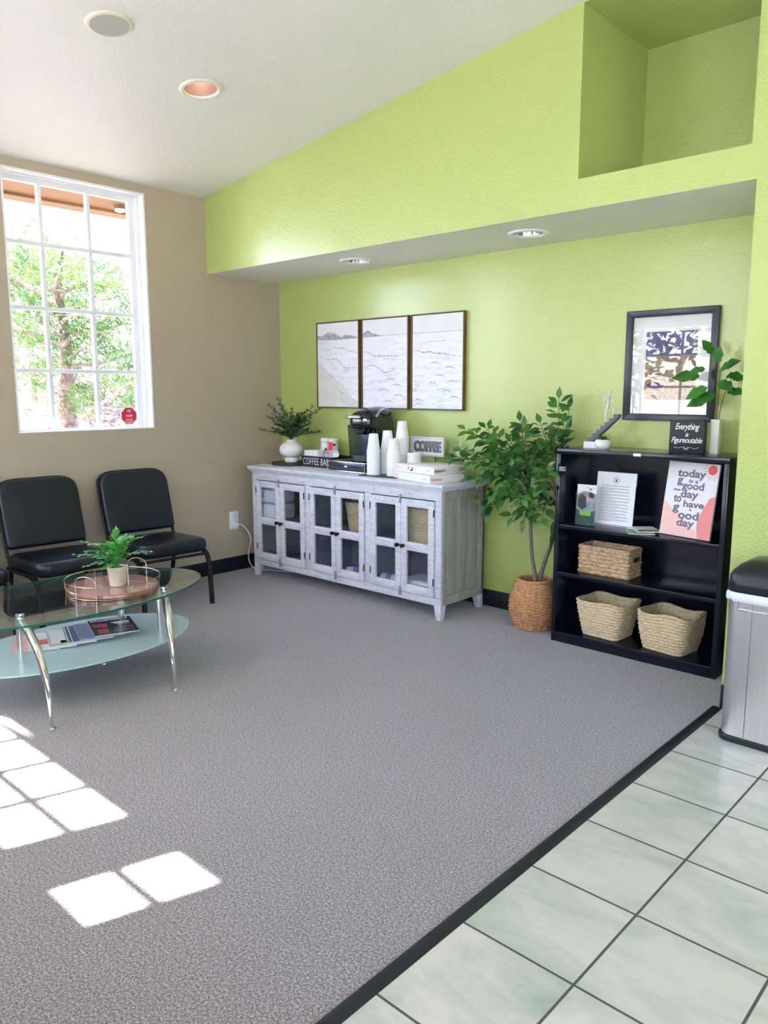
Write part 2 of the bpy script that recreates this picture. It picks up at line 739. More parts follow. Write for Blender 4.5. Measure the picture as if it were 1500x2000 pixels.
def wicker(name, c1, c2, sx=1.0, strength=0.8):
    m = N(name)
    v = m.coord()
    a = m.noise(v, 130, 3, 0.7)
    b = m.noise(m.coord((30, 30, 160)), 1.5, 2)
    f = m.math('ADD', m.math('MULTIPLY', a, 0.5), m.math('MULTIPLY', b, 0.5))
    m.ln(m.ramp(f, [(0.36, c1), (0.56, c2)]), m.b.inputs['Base Color'])
    m.set(Roughness=0.75)
    m.bump(f, strength, 0.004)
    return m.m


WICK1 = wicker('orange_wicker', rgb(150, 96, 60), rgb(214, 164, 116))
WICK2 = wicker('pale_seagrass', rgb(176, 150, 112), rgb(226, 206, 166))
WICK3 = wicker('water_hyacinth', rgb(120, 84, 54), rgb(214, 180, 138))
# ------------------------------------------------------------------ room shell
YF = -4.96      # inner face of the front wall
YH = -0.663     # face of the header and of the right-hand wall
XR = 7.5
XC = 3.727      # end of the alcove
ZS = 2.2002     # soffit
K = 0.1239


def zc(x):
    return 2.7224 + K * x


mb = MB()
mb.add([(0, YF, 0), (XC, YF, 0), (XC, 0, 0), (0, 0, 0)], [(0, 1, 2, 3)])
struct('floor', mb, CARPET, smooth=0)
mb = MB()
mb.add([(3.735, YF, 0.0012), (XR, YF, 0.0012), (XR, YH, 0.0012), (3.735, YH, 0.0012)], [(0, 1, 2, 3)])
struct('floor_tile', mb, TILE, smooth=0)
mb = MB()
prof = [(3.698, 0.0), (3.700, 0.006), (3.706, 0.009), (3.718, 0.0095), (3.732, 0.006), (3.7415, 0.0)]
mb.prism(prof, YF, -0.681, 'y')
struct('trim_1', mb, BLACKBASE)

DL = (1.301, -1.568, 0.085)
S1 = (1.193, -0.352, 0.085)
S2 = (2.486, -0.360, 0.085)
mb = MB()
holed(mb, [(0, YF), (XR, YF), (XR, YH), (0, YH)], [DL], lambda u, v: (u, v, zc(u)))
struct('ceiling', mb, CEIL, smooth=0)
mb = MB()
holed(mb, [(0, YH), (XC, YH), (XC, 0), (0, 0)], [S1, S2], lambda u, v: (u, v, ZS))
struct('ceiling_soffit', mb, CEIL, smooth=0)

WY0, WY1, WZ0, WZ1 = -2.064, -1.14, 1.12, 2.667
hole = [(WY0, WZ0), (WY1, WZ0), (WY1, WZ1), (WY0, WZ1)]
mb = MB()
LW2 = [(-3.45, -2.53), (-4.80, -3.98)]
hole2 = [[(a, WZ0), (b, WZ0), (b, WZ1), (a, WZ1)] for a, b in LW2]
holed(mb, [(YF, 0), (0, 0), (0, 2.7224), (YF, 2.7224)], [hole] + hole2, lambda u, v: (0, u, v))
holed(mb, [(YF, -0.2), (0.2, -0.2), (0.2, 3.0), (YF, 3.0)], [hole] + hole2, lambda u, v: (-0.17, u, v))
struct('wall_left', mb, BEIGE, smooth=0)

mb = MB()
mb.box(-0.17, XC + 0.05, 0.0, 0.15, -0.1, ZS + 0.02)
struct('wall_back', mb, GREEN, smooth=0)

NX0, NX1, NZ0, NZ1 = 2.939, 3.700, 2.336, 3.082
mb = MB()
holed(mb, [(0, ZS), (XC, ZS), (XC, 0), (XR, 0), (XR, zc(XR)), (0, zc(0))],
      [[(NX0, NZ0), (NX1, NZ0), (NX1, NZ1), (NX0, NZ1)]], lambda u, v: (u, YH, v))
# display niche
a, b, c, d = (NX0, NZ0), (NX1, NZ0), (NX1, NZ1), (NX0, NZ1)
for (p, q) in ((a, b), (b, c), (c, d), (d, a)):
    mb.add([(p[0], YH, p[1]), (q[0], YH, q[1]), (q[0], 0, q[1]), (p[0], 0, p[1])], [(0, 1, 2, 3)])
mb.add([(a[0], 0, a[1]), (b[0], 0, b[1]), (c[0], 0, c[1]), (d[0], 0, d[1])], [(0, 1, 2, 3)])
# side of the alcove
mb.add([(XC, YH, 0), (XC, 0, 0), (XC, 0, ZS), (XC, YH, ZS)], [(0, 1, 2, 3)])
struct('wall_header', mb, GREEN, smooth=0)

ADDED_RW = [(-4.7, -3.5, 0.9, 2.2), (-3.35, -2.15, 0.9, 2.2)]  # unseen openings, added to brighten the room from the right
mb = MB()
holed(mb, [(YF, 0), (YH, 0), (YH, zc(XR)), (YF, zc(XR))], [[(w[0], w[2]), (w[1], w[2]), (w[1], w[3]), (w[0], w[3])] for w in ADDED_RW], lambda u, v: (XR, u, v))
struct('wall_right', mb, BEIGE, smooth=0)
for i, w in enumerate(ADDED_RW):
    g = MB()
    for j in range(4):
        y = w[0] + (w[1] - w[0]) * j / 3
        g.box(XR - 0.03, XR + 0.03, y - 0.02, y + 0.02, w[2], w[3])
    for j in range(5):
        z = w[2] + (w[3] - w[2]) * j / 4
        g.box(XR - 0.03, XR + 0.03, w[0], w[1], z - 0.02, z + 0.02)
    o = struct('window_%d' % (i + 8), g, WHITE, smooth=0)
    link('pane', MB().add([(XR, w[0], w[2]), (XR, w[1], w[2]), (XR, w[1], w[3]), (XR, w[0], w[3])], [(0, 1, 2, 3)]), PANE, o, smooth=0)

# front wall behind the camera, with the windows that light the room
TA = (0.855, 1.99, 2.296, 2.80)
TB = (2.275, 2.50, 2.296, 2.80)
LW = [(0.25, 2.15, 1.05, 2.14), (3.20, 4.10, 1.20, 2.14), (4.25, 5.75, 0.95, 2.14), (5.9, 7.35, 0.95, 2.14)]  # lower windows; those after the first are added and sized for room light


def rect(w):
    return [(w[0], w[2]), (w[1], w[2]), (w[1], w[3]), (w[0], w[3])]


mb = MB()
holes = [rect(w) for w in [TA, TB] + LW]
for y in (YF, YF - 0.05):
    holed(mb, [(0, 0), (XR, 0), (XR, zc(XR)), (0, zc(0))], holes, lambda u, v: (u, y, v))
struct('wall_front', mb, BEIGE, smooth=0)
mb = MB()
mb.box(-0.2, XR + 0.3, -6.35, YF - 0.05, 2.18, 2.25)  # unseen slab, added to keep the sun off the lower windows
struct('added_sun_shade', mb, plain('added_shade_tan', rgb(214, 190, 150), 0.8), smooth=0)


def front_window(name, w, cols, rows, bar=0.026, fr=0.0):
    x0, x1, z0, z1 = w
    mb = MB()
    y0, y1 = YF - 0.045, YF - 0.005
    t = max(fr, 0.001)
    if fr:
        mb.box(x0, x1, y0, y1, z0, z0 + t)
        mb.box(x0, x1, y0, y1, z1 - t, z1)
        mb.box(x0, x0 + t, y0, y1, z0, z1)
        mb.box(x1 - t, x1, y0, y1, z0, z1)
    for i in range(1, cols):
        x = x0 + (x1 - x0) * i / cols
        mb.box(x - bar / 2, x + bar / 2, YF - 0.035, YF - 0.015, z0, z1)
    for j in range(1, rows):
        z = z0 + (z1 - z0) * j / rows
        mb.box(x0, x1, YF - 0.035, YF - 0.015, z - bar / 2, z + bar / 2)
    o = struct(name, mb, WHITE, smooth=0)
    g = MB().add([(x0, YF - 0.025, z0), (x1, YF - 0.025, z0), (x1, YF - 0.025, z1), (x0, YF - 0.025, z1)], [(0, 1, 2, 3)])
    link('pane', g, PANE, o, smooth=0)


front_window('window_2', TA, 4, 2)
front_window('window_3', TB, 1, 2)
for i, (w, cr) in enumerate(zip(LW, [(4, 3), (2, 3), (3, 3), (3, 3)])):
    front_window('window_%d' % (i + 4), w, cr[0], cr[1], 0.026, 0.05)

# window in the left wall
mb = MB()
t = 0.012
mb.box(-0.17, 0.0008, WY0 - t + t, WY0 + t, WZ0, WZ1)
mb.box(-0.17, 0.0008, WY1 - t, WY1, WZ0, WZ1)
mb.box(-0.17, 0.0008, WY0 + t, WY1 - t, WZ0, WZ0 + 0.006)
mb.box(-0.17, 0.0008, WY0 + t, WY1 - t, WZ1 - t, WZ1)
for (f, xa, xb) in ((0.034, -0.125, -0.062), (0.074, -0.115, -0.085)):
    mb.box(xa, xb, WY0 + 0.0125, WY0 + f * 0.5, WZ0 + .0065, WZ1 - .0125)
    mb.box(xa, xb, WY1 - f, WY1 - 0.0125, WZ0 + .0065, WZ1 - .0125)
    mb.box(xa, xb, WY0 + f * 0.5, WY1 - f, WZ1 - f * 0.68, WZ1 - .0125)
    mb.box(xa, xb, WY0 + f * 0.5, WY1 - f, WZ0, WZ0 + f * 0.2)
o = struct('window_1', mb, WHITE, smooth=0)
g = MB().box(-0.1015, -0.0985, WY0, WY1, WZ0, WZ1)
link('pane', g, PANE, o, smooth=0)
g = MB()
for y in (-1.495, -1.805):
    g.box(-0.116, -0.084, y - 0.0125, y + 0.0125, WZ0 + 0.01, WZ1 - 0.03)
for z in (1.500, 1.880, 2.266):
    g.box(-0.116, -0.0835, WY0 + 0.01, WY1 - 0.06, z - 0.0125, z + 0.0125)
link('muntin', g, WHITE, o, bevel=0.003)

for i, (a, b) in enumerate(LW2):
    mb = MB()
    mb.box(-0.17, 0.0008, a, a + t, WZ0, WZ1).box(-0.17, 0.0008, b - t, b, WZ0, WZ1)
    mb.box(-0.17, 0.0008, a + t, b - t, WZ0, WZ0 + 0.006).box(-0.17, 0.0008, a + t, b - t, WZ1 - t, WZ1)
    for k in range(4):
        y = a + 0.02 + (b - a - 0.04) * k / 3
        mb.box(-0.116, -0.084, y - 0.0125, y + 0.0125, WZ0 + 0.007, WZ1 - 0.013)
    for k in range(1, 4):
        z = WZ0 + (WZ1 - WZ0) * k / 4
        mb.box(-0.114, -0.086, a + 0.034, b - 0.034, z - 0.0125, z + 0.0125)
    o = struct('window_%d' % (i + 12), mb, WHITE, smooth=0)
    link('pane', MB().box(-0.1015, -0.0985, a + .013, b - .013, WZ0 + .007, WZ1 - .013), PANE, o, smooth=0)

# red alarm sticker on the pane
ST = thing('window_sticker', 'red octagonal alarm sticker with white letters on the lower right window pane', 'sticker', (-0.0975, -1.275, 1.205))
oc = [(-1.275 + 0.066 * cos(radians(22.5 + 45 * k)), 1.205 + 0.066 * sin(radians(22.5 + 45 * k))) for k in range(8)]
oc2 = [(-1.275 + 0.060 * cos(radians(22.5 + 45 * k)), 1.205 + 0.060 * sin(radians(22.5 + 45 * k))) for k in range(8)]
link('border', MB().prism(oc, -0.0980, -0.0975, 'x'), WHITEINK, ST, smooth=0)
link('panel', MB().prism(oc2, -0.0975, -0.0970, 'x'), plain('sticker_red', rgb(196, 30, 60), 0.5, var=0.02), ST, smooth=0)
lettering('lettering', "'AJ'", WHITEINK, ST, face_x(-0.0968, -1.275, 1.237), width=0.030, extrude=0.0003, bold=0.01)
lettering('lettering', "COM", WHITEINK, ST, face_x(-0.0968, -1.275, 1.206), width=0.046, extrude=0.0003, bold=0.01)
for k, (w, z) in enumerate(((0.05, 1.182), (0.06, 1.172), (0.064, 1.163), (0.04, 1.154))):
    link('print_line', MB().box(-0.0970, -0.0967, -1.275 - w / 2, -1.275 + w / 2, z - 0.0018, z + 0.0018), plain('sticker_pink', rgb(236, 170, 180), 0.5), ST, smooth=0)

# base boards
struct('baseboard_left', MB().box(0, 0.011, YF, -0.011, 0, 0.108), BLACKBASE, bevel=0.003)
struct('baseboard_back', MB().box(0, XC, -0.011, 0.0, 0, 0.108), BLACKBASE, bevel=0.003)
struct('baseboard_right', MB().box(XC, XR, YH - 0.011, YH, 0, 0.108), BLACKBASE, bevel=0.003)

# ------------------------------------------------------------------ lights and speaker in the ceiling
def recessed(name, label, c, tilt, baf, glow, z):
    t = thing(name, label, 'ceiling light', (c[0], c[1], z))
    rot = Matrix.Rotation(-math.atan(K) if tilt else 0, 4, 'Y')
    R4 = Matrix.Translation((c[0], c[1], z)) @ rot
    ring = MB().lathe([(0.083, 0.002), (0.083, -0.006), (0.090, -0.010), (0.104, -0.008), (0.110, -0.001), (0.110, 0.001)], n=48, caps=False).xf(R4)
    ring.f = [f for f in ring.f if len(f) == 4]
    ring.mi = [0] * len(ring.f)
    link('trim_ring', ring, plain('cream_trim', rgb(236, 230, 214), 0.4, var=0.02) if tilt else WHITE, t)
    cone = MB().lathe([(0.084, -0.004), (0.078, 0.03), (0.066, 0.075), (0.055, 0.10), (0.0, 0.101)], n=48, caps=False).xf(R4)
    link('reflector', cone, baf, t)
    bulb = MB().lathe([(0.0, 0.048), (0.018, 0.050), (0.030, 0.060), (0.034, 0.072), (0.030, 0.086), (0.018, 0.099)], n=24).xf(R4)
    link('bulb', bulb, glow, t)
    return t


def emit(name, col, st):
    m = N(name)
    m.set(Roughness=0.4)
    m.b.inputs['Base Color'].default_value = col
    m.b.inputs['Emission Color'].default_value = col
    m.b.inputs['Emission Strength'].default_value = st
    return m.m


COPPER = plain('copper_baffle', rgb(186, 152, 136), 0.4, 0.3, var=0.05)
SILVREF = plain('silver_reflector', rgb(180, 182, 184), 0.15, 0.95)
recessed('recessed_ceiling_light', 'lit round downlight with copper baffle in the sloping white ceiling', DL, True, COPPER, emit('warm_bulb', (1.0, 0.92, 0.82, 1), 1.3), zc(DL[0]))
recessed('recessed_ceiling_light', 'unlit round downlight in soffit above the sea pictures', S1, False, SILVREF, plain('unlit_bulb', rgb(226, 226, 224), 0.3), ZS)
recessed('recessed_ceiling_light', 'unlit round downlight in soffit between ficus and black picture frame', S2, False, SILVREF, plain('unlit_bulb', rgb(226, 226, 224), 0.3), ZS)

sx, sy = 1.556, -2.199
t = thing('ceiling_speaker', 'round cream rimmed ceiling speaker with grey grille', 'speaker', (sx, sy, zc(sx)))
R4 = Matrix.Translation((sx, sy, zc(sx))) @ Matrix.Rotation(-math.atan(K), 4, 'Y')
link('rim', MB().lathe([(0.074, -0.003), (0.082, -0.009), (0.093, -0.008), (0.100, -0.001), (0.100, 0.0)], n=48).xf(R4), plain('cream_trim', rgb(232, 226, 200), 0.4, var=0.02), t)
link('grille', MB().lathe([(0.0, -0.0075), (0.06, -0.0085), (0.082, -0.0095), (0.083, -0.006)], n=48).xf(R4), plain('grey_grille', rgb(186, 184, 176), 0.6, bump=0.3, bs=900), t)

# ------------------------------------------------------------------ outlet with cord
t = thing('wall_outlet', 'white double power outlet on the beige wall beside the cabinet', 'outlet', (0.0, -0.498, 0.392))
link('cover_plate', MB().box(0.0003, 0.006, -0.540, -0.456, 0.322, 0.462), WHITE, t, bevel=0.003)
for z in (0.425, 0.360):
    s_ = link('socket', MB().box(0.006, 0.0085, -0.514, -0.482, z - 0.02, z + 0.02), WHITE, t, bevel=0.002)
    link('slot', MB().box(0.0085, 0.0089, -0.507, -0.504, z - 0.006, z + 0.008).box(0.0085, 0.0089, -0.492, -0.489, z - 0.006, z + 0.008).box(0.0085, 0.0089, -0.500, -0.496, z - 0.014, z - 0.010), INK, s_, smooth=0)


def smoothpath(pts, n=8):
    P = [Vector(p) for p in pts]
    P = [P[0] * 2 - P[1]] + P + [P[-1] * 2 - P[-2]]
    out = []
    for i in range(1, len(P) - 2):
        for k in range(n):
            t = k / n
            a, b, c, d = P[i - 1:i + 3]
            out.append(0.5 * ((2 * b) + (c - a) * t + (2 * a - 5 * b + 4 * c - d) * t * t + (3 * b - a - 3 * c + d) * t ** 3))
    out.append(P[-2])
    return out


t = thing('power_cord', 'white power cord looping from the outlet to the floor behind the cabinet', 'cord', (0.02, -0.49, 0.0))
link('plug', MB().box(0.0095, 0.034, -0.511, -0.485, 0.345, 0.375), WHITE, t, bevel=0.005)
link('cable', MB().tube(smoothpath([(0.028, -0.488, 0.362), (0.05, -0.455, 0.352), (0.075, -0.42, 0.30), (0.085, -0.405, 0.235), (0.06, -0.405, 0.16), (0.045, -0.40, 0.08), (0.07, -0.385, 0.018), (0.14, -0.36, 0.0055), (0.30, -0.30, 0.0055), (0.5, -0.2, 0.0055)]), 0.0048, 8), WHITE, t)

# ------------------------------------------------------------------ outdoors, seen through the window
GROUND = plain('pale_concrete', rgb(196, 194, 190), 0.9, var=0.06, bs=6)
mb = MB().add([(-70, -60, -0.16), (40, -60, -0.16), (40, 60, -0.16), (-70, 60, -0.16)], [(0, 1, 2, 3)])
struct('ground', mb, GROUND, smooth=0)
mb = MB().add([(-7.5, -12, -0.10), (-0.17, -12, -0.10), (-0.17, 12, -0.10), (-7.5, 12, -0.10)], [(0, 1, 2, 3)])  # unseen dark sheet, added to cut sun bounce onto the ceiling
struct('ground_bounce_mask', mb, plain('bounce_mask_brown', rgb(112, 98, 84), 0.95, var=0.3, bump=0.5, bs=20), smooth=0)
STUCCO = plain('tan_stucco', rgb(132, 96, 62), 0.85, var=0.08, bump=0.3, bs=40)
mb = MB()
mb.box(-0.82, -0.17, -6.0, 3.0, 2.715, 2.80)
mb.box(-0.95, -0.80, -6.0, 3.0, 2.695, 2.92)
struct('roof_eave', mb, STUCCO, smooth=0)
t = thing('eave_light', 'small round fixture under the tan eave outside the window', 'light', (-0.62, -0.97, 2.70))
link('canopy', MB().lathe([(0.045, 0.015), (0.045, -0.012), (0.0, -0.0125)], (-0.62, -0.97, 2.70), 24), plain('bronze_fixture', rgb(120, 96, 84), 0.5), t)
link('globe', MB().lathe([(0.034, -0.012), (0.036, -0.028), (0.0, -0.040)], (-0.62, -0.97, 2.70), 24), WHITE, t)

PBARK = plain('pine_bark', rgb(104, 80, 68), 0.9, var=0.55, bump=1.0, bs=26)
PINE = leafmat('pine_needles', rgb(40, 72, 26), rgb(92, 120, 42), 0.6, 0.4, 1.6)
rnd = random.Random(11)
TX, TY = -9.2, 2.56


def pine():
    t = thing('pine_tree', 'large pine with thick scaly trunk filling the view out of the window', 'tree', (TX, TY, -0.16))
    tr = MB()
    P = smoothpath([(TX, TY, -0.16), (TX + 0.02, TY + 0.0, 0.7), (TX, TY + 0.04, 1.5), (TX - 0.1, TY + 0.12, 2.4), (TX, TY + 0.0, 3.1), (TX, TY + 0.1, 3.9)], 5)
    rr = [0.235 - 0.20 * min(1, i / len(P)) ** 0.8 for i in range(len(P))]
    tr.tube(P, rr, 14)
    for i, v in enumerate(tr.v):
        tr.v[i] = v + Vector((rnd.uniform(-1, 1), rnd.uniform(-1, 1), 0)) * 0.016
    br = MB()
    tips = []
    for k in range(32):
        z0 = 0.75 + 2.75 * (k / 32) ** 0.95
        a = k * 2.4 + rnd.uniform(-0.4, 0.4)
        L = (2.3 - 0.36 * abs(z0 - 1.9)) * rnd.uniform(0.7, 1.1)
        b = Vector((TX, TY + 0.05, z0))
        d = Vector((cos(a) * 0.8, sin(a), rnd.uniform(0.05, 0.4)))
        pts = [b]
        q = b.copy()
        for s_ in range(6):
            d2 = d + Vector((rnd.uniform(-.35, .35), rnd.uniform(-.35, .35), rnd.uniform(-.25, .35)))
            q = q + d2 * L / 6
            pts.append(q.copy())
        br.tube(smoothpath(pts, 3), [0.034 * (1 - i / 20) + 0.006 for i in range(19)], 6)
        for j in range(2, 7):
            for _ in range(3):
                e = pts[j] + Vector((rnd.uniform(-.4, .4), rnd.uniform(-.5, .5), rnd.uniform(-.25, .4)))
                br.tube([pts[j], (pts[j] + e) / 2 + Vector((0, 0, rnd.uniform(-.06, .06))), e], [0.010, 0.007, 0.003], 4)
                tips.append(e)
    link('trunk', tr, PBARK, t)
    link('branches', br, plain('pale_branch', rgb(140, 118, 110), 0.9, var=0.3, bs=10), t)
    nd = MB()
    for e in tips:
        if rnd.random() < 0.22:
            continue
        for _ in range(46):
            c = e + Vector((rnd.gauss(0, .09), rnd.gauss(0, .11), rnd.gauss(0, .09)))
            d = Vector((rnd.uniform(-1, 1), rnd.uniform(-1, 1), rnd.uniform(-0.3, 1.2))).normalized()
            w = d.orthogonal().normalized() * 0.009
            L = rnd.uniform(0.10, 0.20)
            nd.add([c - w, c + w, c + d * L], [(0, 1, 2)])
    link('needles', nd, PINE, t, smooth=0)


pine()


def shrub(name, label, loc, r, h, mat, n=500, seed=1, ls=0.12, cat='tree', trunk=0.0):
    rn = random.Random(seed)
    t = thing(name, label, cat, loc)
    if trunk:
        link('trunk', MB().tube([loc, (loc[0], loc[1], loc[2] + trunk + h * 0.4)], [0.12, 0.06], 8), PBARK, t)
    lf = MB()
    for _ in range(n):
        a, u, q = rn.uniform(0, 2 * pi), rn.uniform(-1, 1), rn.random() ** 0.4
        s_ = math.sqrt(1 - u * u)
        c = Vector((loc[0] + r * q * s_ * cos(a), loc[1] + r * q * s_ * sin(a), loc[2] + trunk + h / 2 + h / 2 * q * u))
        lf.leaf(c, (rn.uniform(-1, 1), rn.uniform(-1, 1), rn.uniform(-.5, 1)), (rn.uniform(-1, 1), rn.uniform(-1, 1), 1), ls, ls * 0.55, prof=(0, 1, 0))
    link('foliage', lf, mat, t, smooth=0)


PALE = leafmat('distant_foliage', rgb(84, 100, 76), rgb(120, 130, 96), 0.8, 0.4, 0.8)
YEL = leafmat('yellow_green_foliage', rgb(200, 200, 40), rgb(226, 226, 90), 0.8, 0.4, 3)
DKSH = leafmat('dark_shrub_foliage', rgb(70, 62, 60), rgb(120, 104, 96), 0.8, 0.2, 3)
shrub('shrub', 'small bright yellow shrub in front of the dark hedge outside', (-11.0, 5.05, -0.16), 0.42, 1.2, YEL, 420, 3, 0.12, 'shrub')
shrub('shrub', 'dark reddish shrub behind the pine trunk outside', (-14.0, 6.4, -0.16), 1.5, 2.1, DKSH, 1100, 4, 0.2, 'shrub')
shrub('tree', 'tall pale tree far behind the top of the pine', (-24.0, 8.4, -0.16), 2.6, 5.2, PALE, 1500, 5, 0.3, 'tree', 3.0)
shrub('tree', 'pale round tree far behind the pine, left in the window', (-26.0, 4.6, -0.16), 2.5, 4.0, PALE, 1300, 6, 0.3, 'tree', 1.2)
shrub('tree', 'pale broad tree far behind the pine, right in the window', (-22.0, 13.0, -0.16), 2.6, 4.0, PALE, 1300, 8, 0.3, 'tree', 0.8)


FRT = leafmat('front_foliage', rgb(60, 84, 40), rgb(110, 128, 66), 0.7, 0.3, 1.2)
shrub('tree', 'leafy tree across the drive, opposite the front windows', (1.2, -12.5, -0.16), 2.0, 4.0, FRT, 1500, 12, 0.30, 'tree', 1.3)
shrub('tree', 'leafy tree across the drive, opposite the corner of the beige wall', (-3.6, -13.0, -0.16), 2.2, 4.2, FRT, 1500, 13, 0.30, 'tree', 1.2)


def car(label, loc, rot, colr):
    t = thing('car', label, 'car', loc, rot)
    pm = plain('car_paint', colr, 0.3, 0.1, var=0.02, coat=0.6)
    side = [(-2.2, 0.35), (-2.25, 0.75), (-2.0, 0.98), (-1.3, 1.02), (-0.8, 1.42), (0.55, 1.45), (1.2, 1.02), (2.0, 0.88), (2.25, 0.65), (2.2, 0.32)]
    link('body', MB().prism(side, -0.85, 0.85, 'y'), pm, t, world=False, bevel=0.07, bseg=3)
    win = [(-1.18, 1.02), (-0.76, 1.36), (0.5, 1.38), (1.02, 1.02)]
    link('side_glass', MB().prism(win, -0.856, 0.856, 'y'), plain('car_glass', rgb(112, 122, 130), 0.15), t, world=False)
    for x in (-1.35, 1.35):
        for y in (-0.8, 0.8):
            w = MB().lathe([(0.0, -0.11), (0.30, -0.11), (0.33, -0.08), (0.33, 0.08), (0.30, 0.11), (0.0, 0.11)], n=24).xf(Matrix.Translation((x, y, 0.33)) @ Matrix.Rotation(pi / 2, 4, 'X'))
            wo_ = link('wheel', w, SATINBLK, t, world=False)
            link('hubcap', MB().lathe([(0.0, 0.118), (0.19, 0.114), (0.20, 0.108), (0.0, 0.10)], n=20).xf(Matrix.Translation((x, y, 0.33)) @ Matrix.Rotation(pi / 2 if y < 0 else -pi / 2, 4, 'X')), SILVER, wo_, world=False)


car('white parked car at the lower left of the window view', (-17.0, 4.3, -0.16), radians(75), rgb(232, 234, 238))
car('red parked car behind the pine trunk outside the window', (-19.0, 8.9, -0.16), radians(80), rgb(150, 70, 76))
# ------------------------------------------------------------------ sideboard
CX0, CX1, CYF, CYB = 0.226, 2.020, -0.486, -0.050
ZT = 0.828
sb = thing('sideboard_cabinet', 'long whitewashed wooden sideboard with six glazed doors against the green wall', 'cabinet', ((CX0 + CX1) / 2, -0.27, 0))
mb = MB()
for (e, z0, z1) in ((0.026, 0.806, 0.828), (0.018, 0.796, 0.806), (0.010, 0.786, 0.796)):
    mb.box(CX0 - e, CX1 + e, CYF - e, CYB + 0.02, z0, z1)
link('top', mb, WASH, sb, bevel=0.003)
fr = MB()      # face frame
FY0, FY1 = CYF, CYF + 0.022
fr.box(CX0, CX1, FY0, FY1, 0.728, 0.786)
fr.box(CX0, CX1, FY0, FY1, 0.088, 0.133)
for a, b in ((CX0, 0.280), (0.813, 0.863), (1.391, 1.445), (1.973, CX1)):
    fr.box(a, b, FY0, FY1, 0.133, 0.728)
link('face_frame', fr, WASH, sb, bevel=0.002)
cs = MB()
cs.box(CX0 + 0.02, CX1 - 0.02, FY1, CYB - 0.012, 0.088, 0.104)
cs.box(CX0 + 0.02, CX1 - 0.02, FY1, CYB - 0.012, 0.770, 0.786)
cs.box(CX0, CX1, CYB - 0.012, CYB, 0.088, 0.786)
cs.box(0.826, 0.842, FY1, CYB - 0.012, 0.104, 0.770)
cs.box(1.410, 1.426, FY1, CYB - 0.012, 0.104, 0.770)
cs.box(CX0, CX0 + 0.02, FY1, CYB, 0.088, 0.786)
cs.box(CX1 - 0.024, CX1 - 0.014, FY1, CYB, 0.088, 0.786)
link('carcass', cs, DARKIN, sb, smooth=0)
link('shelf', MB().box(CX0 + 0.02, CX1 - 0.024, FY1 + 0.03, CYB - 0.012, 0.418, 0.434), DARKIN, sb, smooth=0)
sp = MB()
for k in range(3):
    y0 = -0.432 + k * 0.1085
    sp.box(CX1 - 0.014, CX1 - 0.006, y0, y0 + 0.1075, 0.145, 0.732)
o = link('side_panel', sp, SIDEW, sb, bevel=0.0015)
sf = MB()
sf.box(CX1 - 0.014, CX1, FY1, -0.432, 0.088, 0.786)
sf.box(CX1 - 0.014, CX1, -0.106, CYB, 0.088, 0.786)
sf.box(CX1 - 0.014, CX1, -0.432, -0.106, 0.732, 0.786)
sf.box(CX1 - 0.014, CX1, -0.432, -0.106, 0.088, 0.145)
link('side_frame', sf, SIDEW, sb, bevel=0.002)
for (x, sx_) in ((CX0 + 0.027, -1), (CX1 - 0.027, 1)):
    for (y, sy_) in ((CYF + 0.027, -1), (CYB - 0.027, 1)):
        l = MB().taper((x, y), 0.054, 0.054, 0.088, (x, y), 0.054, 0.054, 0.092)
        l = MB().taper((x + sx_ * 0.009, y + sy_ * 0.009), 0.036, 0.036, 0.0, (x, y), 0.054, 0.054, 0.090)
        link('leg', l, WASH, sb, bevel=0.002)
# carved strip on the right corner post
cv = MB()
for k in range(44):
    z = 0.10 + k * 0.0155
    cv.add([(1.999, CYF - 0.0005, z), (2.019, CYF - 0.0005, z + 0.010), (2.019, CYF - 0.0005, z + 0.016), (1.999, CYF - 0.0005, z + 0.006),
            (1.999, CYF - 0.003, z + 0.002), (2.019, CYF - 0.003, z + 0.012), (2.019, CYF - 0.003, z + 0.014), (1.999, CYF - 0.003, z + 0.004)],
           [(0, 1, 5, 4), (4, 5, 6, 7), (7, 6, 2, 3), (0, 4, 7, 3), (1, 2, 6, 5)])
link('carved_strip', cv, WASH, sb, smooth=0)


def cab_door(x0, x1, knob_x, hinge_left):
    y0, y1 = CYF - 0.010, CYF + 0.010
    s_ = 0.044
    d = MB()
    d.box(x0, x0 + s_, y0, y1, 0.138, 0.722)
    d.box(x1 - s_, x1, y0, y1, 0.138, 0.722)
    d.box(x0 + s_, x1 - s_, y0, y1, 0.676, 0.722)
    d.box(x0 + s_, x1 - s_, y0, y1, 0.404, 0.456)
    d.box(x0 + s_, x1 - s_, y0, y1, 0.138, 0.190)
    do = link('door', d, WASH, sb, bevel=0.0015)
    for z0, z1 in ((0.190, 0.404), (0.456, 0.676)):
        link('pane', MB().box(x0 + s_, x1 - s_, CYF - 0.001, CYF + 0.001, z0, z1), CABGLASS, do, smooth=0)
    kn = MB().lathe([(0.0, 0.030), (0.007, 0.029), (0.0125, 0.024), (0.013, 0.018), (0.009, 0.013), (0.0055, 0.010), (0.0055, 0.002), (0.010, 0.0), (0.0, 0.0)], n=16)
    kn.xf(Matrix.Translation((knob_x, y0, 0.430)) @ Matrix.Rotation(pi / 2, 4, 'X'))
    link('knob', kn, KNOB, do)
    hx = x0 if hinge_left else x1
    for z in (0.63, 0.21):
        link('hinge', MB().box(hx - 0.003, hx + 0.003, y0 - 0.003, y0 + 0.002, z, z + 0.045), KNOB, do, smooth=0)


